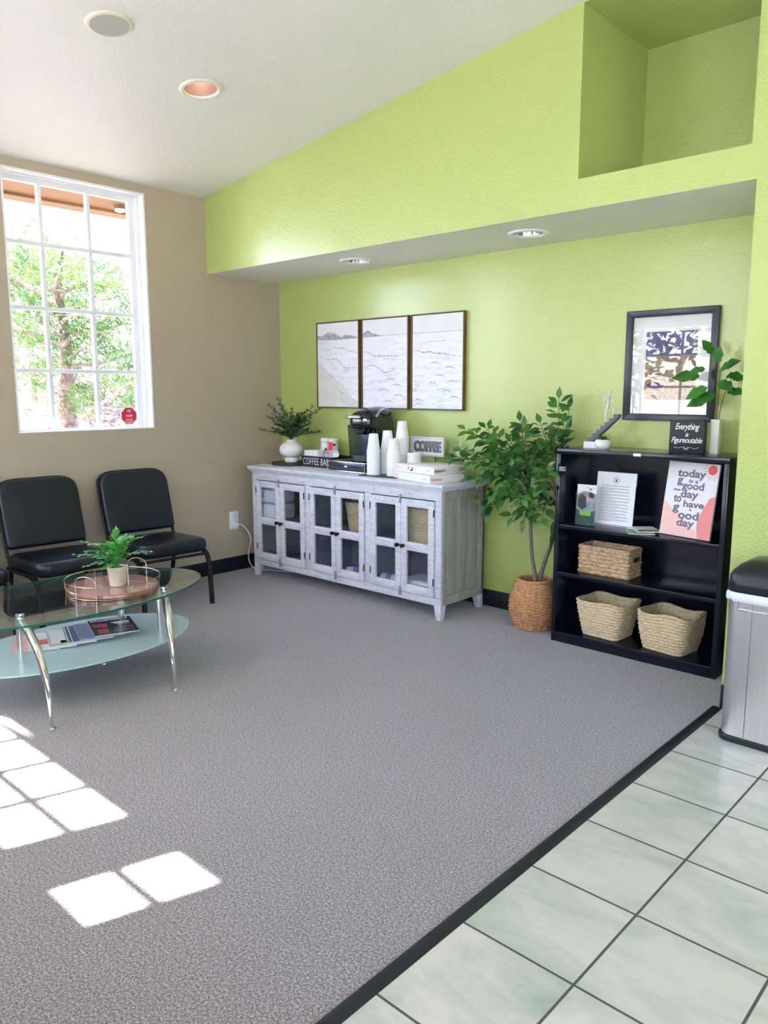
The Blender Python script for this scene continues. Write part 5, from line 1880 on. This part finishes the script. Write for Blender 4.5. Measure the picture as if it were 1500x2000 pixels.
# (start, tip x, tip z, tip y, sag)
spec = [(A2, 2.00, 1.145, -0.24, .05), (A2, 2.12, 1.155, -0.20, .04), (A1, 2.02, 1.02, -0.30, .05), (A1, 2.00, 0.985, -0.34, .05), (A1, 2.13, 0.86, -0.36, .07), (A0, 2.20, 0.74, -0.34, .08), (A0, 2.22, 0.68, -0.30, .10),
        (A2, 2.16, 1.05, -0.16, .04), (A2, 2.22, 0.98, -0.32, .05), (A2, 2.35, 1.20, -0.18, .0), (A2, 2.42, 1.17, -0.24, .0), (A2, 2.30, 1.08, -0.20, .02), (C1, 2.46, 1.19, -0.14, .0), (C1, 2.57, 1.33, -0.13, -.02),
        (C1, 2.62, 1.28, -0.10, -.02), (C1, 2.64, 1.16, -0.14, .0), (C1, 2.59, 1.12, -0.22, .0), (C1, 2.52, 1.06, -0.26, .02), (A2, 2.50, 0.98, -0.32, .03), (C0, 2.66, 0.96, -0.41, .03), (C0, 2.64, 0.86, -0.40, .04),
        (A1, 2.34, 0.78, -0.40, .07), (A0, 2.42, 0.66, -0.34, .06), (A0, 2.47, 0.64, -0.30, .05), (C0, 2.58, 0.66, -0.30, .05), (C0, 2.56, 0.72, -0.34, .04), (A1, 2.50, 0.78, -0.40, .04), (A1, 2.28, 0.90, -0.12, .05),
        (A2, 2.38, 0.96, -0.36, .02), (A2, 2.42, 1.04, -0.14, .02), (A2, 2.30, 0.94, -0.40, .05), (A1, 2.42, 0.84, -0.42, .05), (A2, 2.18, 0.92, -0.22, .05)]
for (s0, tx, tz, ty, sag) in spec:
    e = R(tx, tz, ty)
    mid = s0.lerp(e, 0.5) + Vector((0, 0, sag + 0.02))
    P = smoothpath([s0, mid, e], 8)
    br.tube(P, [0.0036 - 0.0022 * i / len(P) for i in range(len(P))], 6)
    L_ = (e - s0).length
    nl = max(8, int(L_ / 0.017))
    for k in range(nl):
        u = 0.30 + 0.70 * (k + 0.5) / nl
        p = P[min(len(P) - 1, int(u * (len(P) - 1)))]
        d0 = (P[min(len(P) - 1, int(u * (len(P) - 1)) + 1)] - P[max(0, int(u * (len(P) - 1)) - 1)]).normalized()
        sd_ = 1 if k % 2 else -1
        side_ = d0.cross(Vector((rn.uniform(-.4, .4), rn.uniform(-.8, .2), 1))).normalized() * sd_
        d = (d0 * 0.45 + side_ * 0.8 + Vector((0, rn.uniform(-.3, .1), rn.uniform(-.55, .35)))).normalized()
        Ln = rn.uniform(0.055, 0.088)
        b = p + d * 0.014
        e2 = b + d * Ln
        if any(q.y + PY > -0.03 or (q.x + PX > 2.672 and q.y + PY > -0.37) or (q.x + PX < 2.075 and q.z < 0.945 and q.y + PY > -0.55) or (q.x + PX < 2.09 and q.z < 0.85) for q in (b, e2, b.lerp(e2, 0.5) + Vector((0.02, 0, 0)), b.lerp(e2, 0.5) - Vector((0.02, 0, 0)))):
            continue
        br.tube([p, b], 0.0009, 4)
        lf.leaf(b, d, (rn.uniform(-.4, .6), -0.75, 0.8), Ln, Ln * rn.uniform(0.46, 0.56), rn.uniform(0.08, 0.3), rn.uniform(0.1, 0.3), prof=(0.05, 0.72, 1.0, 0.82, 0.36, 0.0))
    lf.leaf(e, (e - mid).normalized(), (0.1, -0.6, 0.8), 0.07, 0.035, 0.15, 0.2, prof=(0.05, 0.72, 1.0, 0.82, 0.36, 0.0))
# low sprig beside the right trunk
for (x, z) in ((2.575, 0.555), (2.56, 0.535), (2.59, 0.60), (2.60, 0.62)):
    p = R(2.588, z + 0.02, -0.17)
    lf.leaf(p, (x - 2.60, -0.5, -0.7), (-0.5, -0.7, 0.3), 0.075, 0.038, 0.15, 0.2, prof=(0.05, 0.72, 1.0, 0.82, 0.36, 0.0))
link('branches', br, plain('ficus_twig', rgb(92, 92, 62), 0.7), t, world=False)
link('leaves', lf, FICUS, t, world=False, smooth=50)

# ------------------------------------------------------------------ bin
STEELM = N('brushed_steel')
v_ = STEELM.coord((220, 220, 3))
STEELM.ln(STEELM.ramp(STEELM.noise(v_, 2, 3), [(0.3, (0.76, 0.76, 0.79, 1)), (0.7, (0.86, 0.86, 0.89, 1))]), STEELM.b.inputs['Base Color'])
STEELM.set(Metallic=1.0, Roughness=0.30)
STEELM = STEELM.m
TXC, TYC = 4.025, -0.858
t = local('trash_can', 'tall stainless steel sensor trash can with black lid on the tiles', 'trash can', (TXC, TYC, 0.0015))
link('base', MB().loops([rrect(0.410, 0.262, 0.05, 8, (0, 0), z) for z in (0, 0.022)] + [rrect(0.402, 0.254, 0.048, 8, (0, 0), 0.026)]), SATINBLK, t, world=False, bevel=0.003)
link('body', MB().loops([rrect(0.396 + a, 0.248 + a, 0.050, 10, (0, 0), z) for a, z in ((0, 0.0262), (0.0, 0.3), (0.006, 0.592))]), STEELM, t, world=False)
link('seam', MB().box(-0.100, -0.0992, -0.1275, -0.1235, 0.03, 0.590), plain('dark_seam', rgb(70, 70, 74), 0.5), t, world=False, smooth=0)
bag = []
rn = random.Random(2)
wv = [rn.uniform(-1, 1) for _ in range(44)]
for (a, z) in ((0.010, 0.606), (0.016, 0.598), (0.018, 0.585), (0.014, 0.575), (0.008, 0.570)):
    lp = rrect(0.402 + a, 0.254 + a, 0.052, 10, (0, 0), z)
    lp = [p + Vector((p.x, p.y, 0)).normalized() * 0.0022 * wv[i % 44] + Vector((0, 0, 0.004 * wv[(i * 3) % 44] if z < 0.59 else 0)) for i, p in enumerate(lp)]
    bag.append(lp)
link('bin_liner', MB().loops(bag), plain('white_liner', rgb(222, 224, 232), 0.5), t, world=False)
lid = [rrect(0.412 + a, 0.264 + a, max(0.03, 0.056 - b), 10, (0, 0), z) for a, b, z in ((0, 0, 0.607), (0.004, 0, 0.612), (0.004, 0, 0.636), (-0.002, 0, 0.640), (-0.006, 0, 0.668), (-0.02, 0.0, 0.682), (-0.06, 0.0, 0.704), (-0.12, 0.02, 0.722), (-0.17, 0.02, 0.728))]
link('lid', MB().loops(lid), SATINBLK, t, world=False)
hn = MB().tube(smoothpath([(-0.150, -0.127, 0.578), (-0.150, -0.133, 0.545), (-0.140, -0.133, 0.540), (0.0, -0.133, 0.540), (0.14, -0.133, 0.540), (0.15, -0.133, 0.545), (0.15, -0.127, 0.578)], 3), 0.0022, 6)
link('handle', hn, CHROME, t, world=False)
lb = link('sensor_panel', MB().loops([[Vector((p.x - 0.055, p.y - 0.075, 0.0)) for p in rrect(0.11, 0.05, 0.022, 5)], [Vector((p.x - 0.055, p.y - 0.075, 0.0025)) for p in rrect(0.11, 0.05, 0.022, 5)]]).xf(Matrix.Translation((0, 0.002, 0.697)) @ Matrix.Rotation(radians(22), 4, 'X')), GLOSSBLK, t, world=False)
link('button', MB().lathe([(0.0, 0.0), (0.006, 0.0), (0.006, 0.002), (0.0, 0.0025)], n=16).xf(Matrix.Translation((-0.085, -0.088, 0.6665))), plain('teal_button', rgb(60, 190, 170), 0.4), lb, world=False)

# ------------------------------------------------------------------ chairs
CH = local('vinyl_chair', 'black vinyl armless chair nearest the corner, behind the potted fern', 'chair', (0.085, -1.385, 0), radians(-3), 'black vinyl chairs along the beige wall')
s_ = cushion(MB(), 0.515, 0.480, 0.085, 0.085, 0.036, 0.010)
Ms = Matrix.Translation((0.325, 0, 0.346)) @ Matrix.Rotation(radians(-1.5), 4, 'Y')
link('seat', s_.xf(Ms), LEATHER, CH, world=False, smooth=60)
bk = cushion(MB(), 0.412, 0.480, 0.052, 0.095, 0.020, 0.008, rb=0.030)
lnang = math.atan2(0.105, 0.395)
Mb = Matrix.Translation((0.062, 0, 0.650)) @ Matrix.Rotation(-lnang, 4, 'Y') @ Matrix.Rotation(pi / 2, 4, 'Y') @ Matrix.Rotation(pi, 4, 'Z') @ Matrix.Translation((0, 0, -0.026))
link('backrest', bk.xf(Mb), LEATHER, CH, world=False, smooth=60)
for sy in (-1, 1):
    y = sy * 0.236
    link('leg', MB().tube(smoothpath([(0.11, y, 0.345), (0.30, y, 0.348), (0.46, y, 0.350), (0.525, y * 1.0, 0.325), (0.552, y, 0.26), (0.562, y, 0.15), (0.572, y, 0.0)], 5), 0.0, sq=(0.0135, 0.011)), FRAMEBLK, CH, world=False, bevel=0.003)
    yb_ = sy * 0.228
    link('leg', MB().tube(smoothpath([(0.118, yb_, 0.40), (0.130, yb_, 0.345), (0.120, yb_, 0.28), (0.075, yb_, 0.12), (0.040, yb_, 0.0)], 5), 0.0, sq=(0.012, 0.011)), FRAMEBLK, CH, world=False, bevel=0.003)
link('seat_frame', MB().tube([(0.545, -0.228, 0.334), (0.545, 0.228, 0.334)], 0.010, 8).tube([(0.125, -0.228, 0.345), (0.125, 0.228, 0.345)], 0.010, 8), FRAMEBLK, CH, world=False)
bfp = []
for (q, y) in ((-0.26, -0.232), (-0.1, -0.238), (0.10, -0.238), (0.165, -0.225), (0.200, -0.16), (0.203, 0.0), (0.200, 0.16), (0.165, 0.225), (0.10, 0.238), (-0.1, 0.238), (-0.26, 0.232)):
    bfp.append((0.062 - q * sin(lnang) - 0.018, y, 0.650 + q * cos(lnang)))
link('back_frame', MB().tube(smoothpath(bfp, 6), 0.0, sq=(0.007, 0.009)), FRAMEBLK, CH, world=False, bevel=0.002)
dup(CH, (0.085, -2.020, 0), radians(-2), 'black vinyl armless chair in the middle, partly hidden by the fern')
dup(CH, (0.085, -2.650, 0), radians(-1), 'black vinyl armless chair cut off by the left picture edge, only seat corner showing')

# ------------------------------------------------------------------ coffee table
TCX, TCY, TZ = 1.352, -2.460, 0.430
t = local('coffee_table', 'oval glass coffee table with curved chrome legs and frosted lower shelf', 'table', (TCX, TCY, 0))


def oval(a, b, z, cx=0.0, cy=0.0, n=96):
    return [Vector((cx + b * cos(2 * pi * k / n), cy + a * sin(2 * pi * k / n), z)) for k in range(n)]


def glass_slab(a, b, z0, z1, cx=0, cy=0):
    m = MB()
    m.loops([oval(a - .001, b - .001, z0, cx, cy), oval(a, b, z0 + .001, cx, cy), oval(a, b, z1 - .001, cx, cy), oval(a - .001, b - .001, z1, cx, cy)])
    for i, f in enumerate(m.f):
        if len(f) == 4:
            m.mi[i] = 1
    return m


EDGE = N('teal_glass_edge')
EDGE.b.inputs['Base Color'].default_value = rgb(20, 120, 108)
EDGE.set(Roughness=0.1)
EDGE.b.inputs['Transmission Weight'].default_value = 0.35
EDGE = EDGE.m
TOPG = glass('tinted_table_glass', (0.80, 0.87, 0.85, 1), 1.5)
FR = N('frosted_glass')
tr_ = FR.new('ShaderNodeBsdfTransparent')
tr_.inputs[0].default_value = (0.88, 0.94, 0.95, 1)
FR.b.inputs['Base Color'].default_value = rgb(206, 224, 226)
FR.set(Roughness=0.25)
mx_ = FR.new('ShaderNodeMixShader')
mx_.inputs[0].default_value = 0.72
FR.ln(tr_.outputs[0], mx_.inputs[1])
FR.ln(FR.b.outputs[0], mx_.inputs[2])
FR.ln(mx_.outputs[0], FR.out.inputs[0])
FR = FR.m
EDGE2 = plain('pale_glass_edge', rgb(170, 218, 210), 0.2)
link('glass_top', glass_slab(0.700, 0.382, TZ - 0.010, TZ), [TOPG, EDGE], t, world=False, smooth=40)
link('lower_shelf', glass_slab(0.560, 0.345, 0.191, 0.198, 0.008, 0.055), [FR, EDGE2], t, world=False, smooth=40)


def table_leg(pts, capxy):
    P = smoothpath(pts, 6)
    n_ = len(P)
    rad = []
    for i in range(n_):
        u = i / (n_ - 1)
        rad.append(0.0135 + 0.0045 * sin(pi * min(1, u * 1.5)) if u < 0.66 else 0.0135 - 0.0075 * ((u - 0.66) / 0.34))
    lg = link('leg', MB().tube(P, rad, 16), CHROME, t, world=False)
    f = P[-1]
    link('foot', MB().lathe([(0.0, 0.0), (0.016, 0.0), (0.015, 0.004), (0.007, 0.010), (0.0, 0.012)], (f.x, f.y, 0), 20), CHROME, lg, world=False)
    link('cap', MB().lathe([(0.0, 0.0), (0.015, 0.0), (0.018, 0.003), (0.018, 0.009), (0.0, 0.0105)], (capxy[0], capxy[1], TZ + 0.0003), 24), CHROME, lg, world=False)


def L_(x, y, z):
    return (x - TCX, y - TCY, z)


prof_leg = [(0.0, 0.418), (0.045, 0.396), (0.100, 0.365), (0.160, 0.320), (0.200, 0.262), (0.228, 0.205), (0.248, 0.145), (0.256, 0.075), (0.256, 0.008)]
for (x0, y0, x1, y1) in ((1.530, -2.740, 1.784, -2.746), (1.578, -2.078, 1.788, -2.172), (1.165, -2.085, 1.209, -2.218), (1.165, -2.800, 1.120, -2.900)):
    pts = []
    for (u, z) in prof_leg:
        q = u / 0.256
        pts.append(L_(x0 + (x1 - x0) * q, y0 + (y1 - y0) * q, z))
    if x0 < 1.3 and y0 > -2.4:
        pts = [L_(1.160 + 0.049 * q, -2.085 - 0.133 * q ** 3, z) for q, z in ((0, .418), (.1, .38), (.2, .32), (.3, .26), (.45, .20), (.7, .12), (.9, .06), (1, .008))]
    table_leg(pts, (x0 - TCX, y0 - TCY))
for (x, y) in ((1.468, -2.725), (1.503, -2.062), (1.150, -2.070), (1.150, -2.74)):
    link('post', MB().tube([L_(x, y, 0.1985), L_(x, y, TZ - 0.0105)], 0.0125, 16), CHROME, t, world=False)

# magazines on the lower shelf
MZ = 0.1985
RED = plain('magazine_red', rgb(170, 36, 44), 0.3, var=0.3, bs=40)
DK = plain('magazine_dark', rgb(34, 28, 34), 0.25, var=0.4, bs=50)
LT = plain('magazine_light', rgb(226, 222, 220), 0.3, var=0.05, bs=50)
BLU = plain('magazine_blue', rgb(86, 98, 130), 0.3, var=0.2, bs=50)
SUNSET = plain('magazine_sunset', rgb(206, 92, 86), 0.3, var=0.5, bs=30)
BEI = plain('magazine_beige', rgb(196, 186, 172), 0.3, var=0.15, bs=50)
PNK = plain('magazine_pink', rgb(240, 180, 176), 0.3, var=0.1)
w, d = 0.27, 0.205


def mag(label, x, y, z, rot, cover, h=0.005, extra=(), text=None):
    tt = flyer('magazine', label, (x, y, z), rot, w, d, h, cover, extra)
    if text:
        for (s_, px, py, wd, ht, m_) in text:
            Mx = Matrix.Translation((px, py, h + 0.0005)) @ Matrix.Rotation(pi / 2, 4, 'Z')
            lettering('lettering', s_, m_, tt, Mx, width=wd, height=ht, extrude=0.0003, bold=0.02)
    return tt


mag('pale pink magazine lowest at the left end of the fanned row', 1.235, -2.555, MZ + .0003, radians(-26), PNK, 0.004)
mag('white magazine with red sunset panel, left end of the fanned row', 1.268, -2.500, MZ + .0048, radians(-22), LT, 0.005, [([(-.02, -.085), (.06, -.085), (.06, .06), (-.02, .06)], SUNSET)])
mag('pale magazine with a sketched figure near the middle of the row', 1.292, -2.420, MZ + .0103, radians(-20), BEI, 0.006, [([(-.12, -.09), (.10, -.09), (.10, .05), (-.12, .05)], LT), ([(.06, -.05), (.10, -.05), (.11, .03), (.07, .03)], SUNSET)])
mag('blue edged magazine just under the dark one', 1.312, -2.345, MZ + .0168, radians(-20), BLU, 0.005, [([(-.13, -.098), (.13, -.098), (.13, -.093), (-.13, -.093)], LT), ([(-.13, -.08), (.13, -.08), (.13, -.076), (-.13, -.076)], LT)])
mag('thin grey blue magazine second from the top of the row', 1.322, -2.290, MZ + .0222, radians(-19), plain('magazine_steel', rgb(120, 128, 150), 0.3), 0.003)
mag('dark glossy magazine with red pictures on top at the right', 1.338, -2.225, MZ + .0256, radians(-19), DK, 0.005,
    [([(-.06, -.095), (.0, -.09), (.02, -.03), (-.05, -.02)], RED), ([(.04, -.08), (.11, -.08), (.11, -.03), (.04, -.03)], RED), ([(.02, .0), (.12, -.01), (.12, .085), (.03, .09)], plain('magazine_brown', rgb(84, 40, 44), 0.3, var=0.4, bs=60)),
     ([(-.062, .0), (-.052, .0), (-.052, .085), (-.062, .085)], WHITEINK), ([(-.044, .01), (-.034, .01), (-.034, .085), (-.044, .085)], WHITEINK), ([(-.024, .02), (-.016, .02), (-.016, .08), (-.024, .08)], LT)],
    [('InTouchWEEKLY', -.112, 0.0, 0.180, 0.024, WHITEINK)])

# tray
TRX, TRY = 1.412, -2.250
t = local('round_tray', 'round wooden tray with thin brass wire gallery on the glass table', 'tray', (TRX, TRY, TZ + 0.0005))
wm = N('reddish_wood')
v_ = wm.coord((2, 9, 2), rot=(0, 0, 0.6))
wm.ln(wm.ramp(wm.noise(v_, 2.2, 4, .6, .5), [(0.3, rgb(132, 78, 62)), (0.6, rgb(176, 116, 98))]), wm.b.inputs['Base Color'])
wm.set(Roughness=0.22)
wm.b.inputs['Coat Weight'].default_value = 1.0
link('board', MB().lathe([(0.0, 0.006), (0.205, 0.006), (0.209, 0.009), (0.209, 0.022), (0.205, 0.025), (0.0, 0.025)], n=72), wm.m, t, world=False)
link('ring', MB().tube([(0.212 * cos(a), 0.212 * sin(a), 0.0032) for a in [2 * pi * k / 72 for k in range(72)]], 0.0028, 8, closed=True), BRASS, t, world=False)['label'] = 'brass ring under the board edge'
link('ring', MB().tube([(0.218 * cos(a), 0.218 * sin(a), 0.062) for a in [2 * pi * k / 72 for k in range(72)]], 0.0022, 8, closed=True), BRASS, t, world=False)['label'] = 'raised brass gallery ring'
for a in (radians(-5), radians(175), radians(62), radians(-122)):
    link('upright', MB().tube([(0.2125 * cos(a), 0.2125 * sin(a), 0.003), (0.218 * cos(a), 0.218 * sin(a), 0.062)], 0.002, 6), BRASS, t, world=False)
for a0 in (radians(-62), radians(118)):
    pts = []
    for k in range(17):
        u = -1 + 2 * k / 16
        aa = a0 + (0.25 if abs(u) > 0.55 else 0.25 * sin(pi / 2 * u / 0.55)) * (1 if u > 0 or abs(u) <= .55 else -1)
        zz = 0.003 + (0.076 * (1 - abs(u)) / 0.45 if abs(u) > 0.55 else 0.076 + 0.032 * cos(pi / 2 * u / 0.55))
        pts.append((0.216 * cos(aa), 0.216 * sin(aa), zz))
    link('handle', MB().tube(pts, 0.0026, 8), BRASS, t, world=False)

# fern
FX, FY = 1.447, -2.243
t = local('potted_fern', 'bright green fern in a small cream pot standing on the round tray', 'plant', (FX, FY, TZ + 0.026))
link('pot', MB().lathe([(0.0, 0.0), (0.034, 0.0), (0.037, 0.003), (0.039, 0.03), (0.045, 0.078), (0.0475, 0.082), (0.0475, 0.094), (0.044, 0.095), (0.042, 0.080), (0.0, 0.078)], n=44), plain('cream_stoneware', rgb(214, 204, 180), 0.6, var=0.08, bump=0.3, bs=40), t, world=False)
link('soil', MB().lathe([(0.0, 0.084), (0.042, 0.084), (0.0, 0.080)], n=30), SOIL, t, world=False)
lf = MB()
st = MB()
rn = random.Random(4)
fr_ = []
for k in range(20):
    a = k * 2.399 + 0.4
    el = radians(rn.uniform(30, 72))
    fr_.append((a, el, rn.uniform(0.13, 0.18)))
fr_ += [(radians(140), radians(84), 0.20), (radians(40), radians(52), 0.22), (radians(-130), radians(22), 0.20), (radians(-140), radians(42), 0.21), (radians(50), radians(28), 0.17), (radians(-60), radians(10), 0.11), (radians(-110), radians(8), 0.14)]
for (a, el, Ln) in fr_:
    h_ = Vector((cos(a), sin(a), 0))
    P = smoothpath([(0, 0, 0.084), Vector((0, 0, 0.090)) + h_ * Ln * .42 * cos(el) + Vector((0, 0, Ln * 0.55 * sin(el) + .015)), Vector((0, 0, 0.090)) + h_ * Ln * cos(el) + Vector((0, 0, Ln * sin(el) * 0.86))], 8)
    st.tube(P, 0.0011, 5)
    side_ = Vector((-sin(a), cos(a), 0))
    for i in range(4, len(P), 2):
        d0 = (P[i] - P[i - 1]).normalized()
        u = (i - 4) / (len(P) - 5)
        L2 = 0.046 * (1 - 0.66 * u) * (0.6 + 0.4 * min(1, u * 4))
        for sg in (-1, 1):
            d = (side_ * sg * rn.uniform(.5, .8) + d0 * 0.85 + Vector((0, 0, rn.uniform(-.35, .45)))).normalized()
            lf.leaf(P[i], d, Vector((0, 0, 1)) - h_ * 0.3, L2 * 1.1, 0.0165, 0.15, 0.25, prof=(0.3, 0.7, 1.0, 0.75, 0.15))
    lf.leaf(P[-1], (P[-1] - P[-2]).normalized(), (0, 0, 1), 0.026, 0.010, 0.1, prof=(0.5, 1.0, 0.0))
link('stems', st, FERN, t, world=False)
link('fronds', lf, FERN, t, world=False)
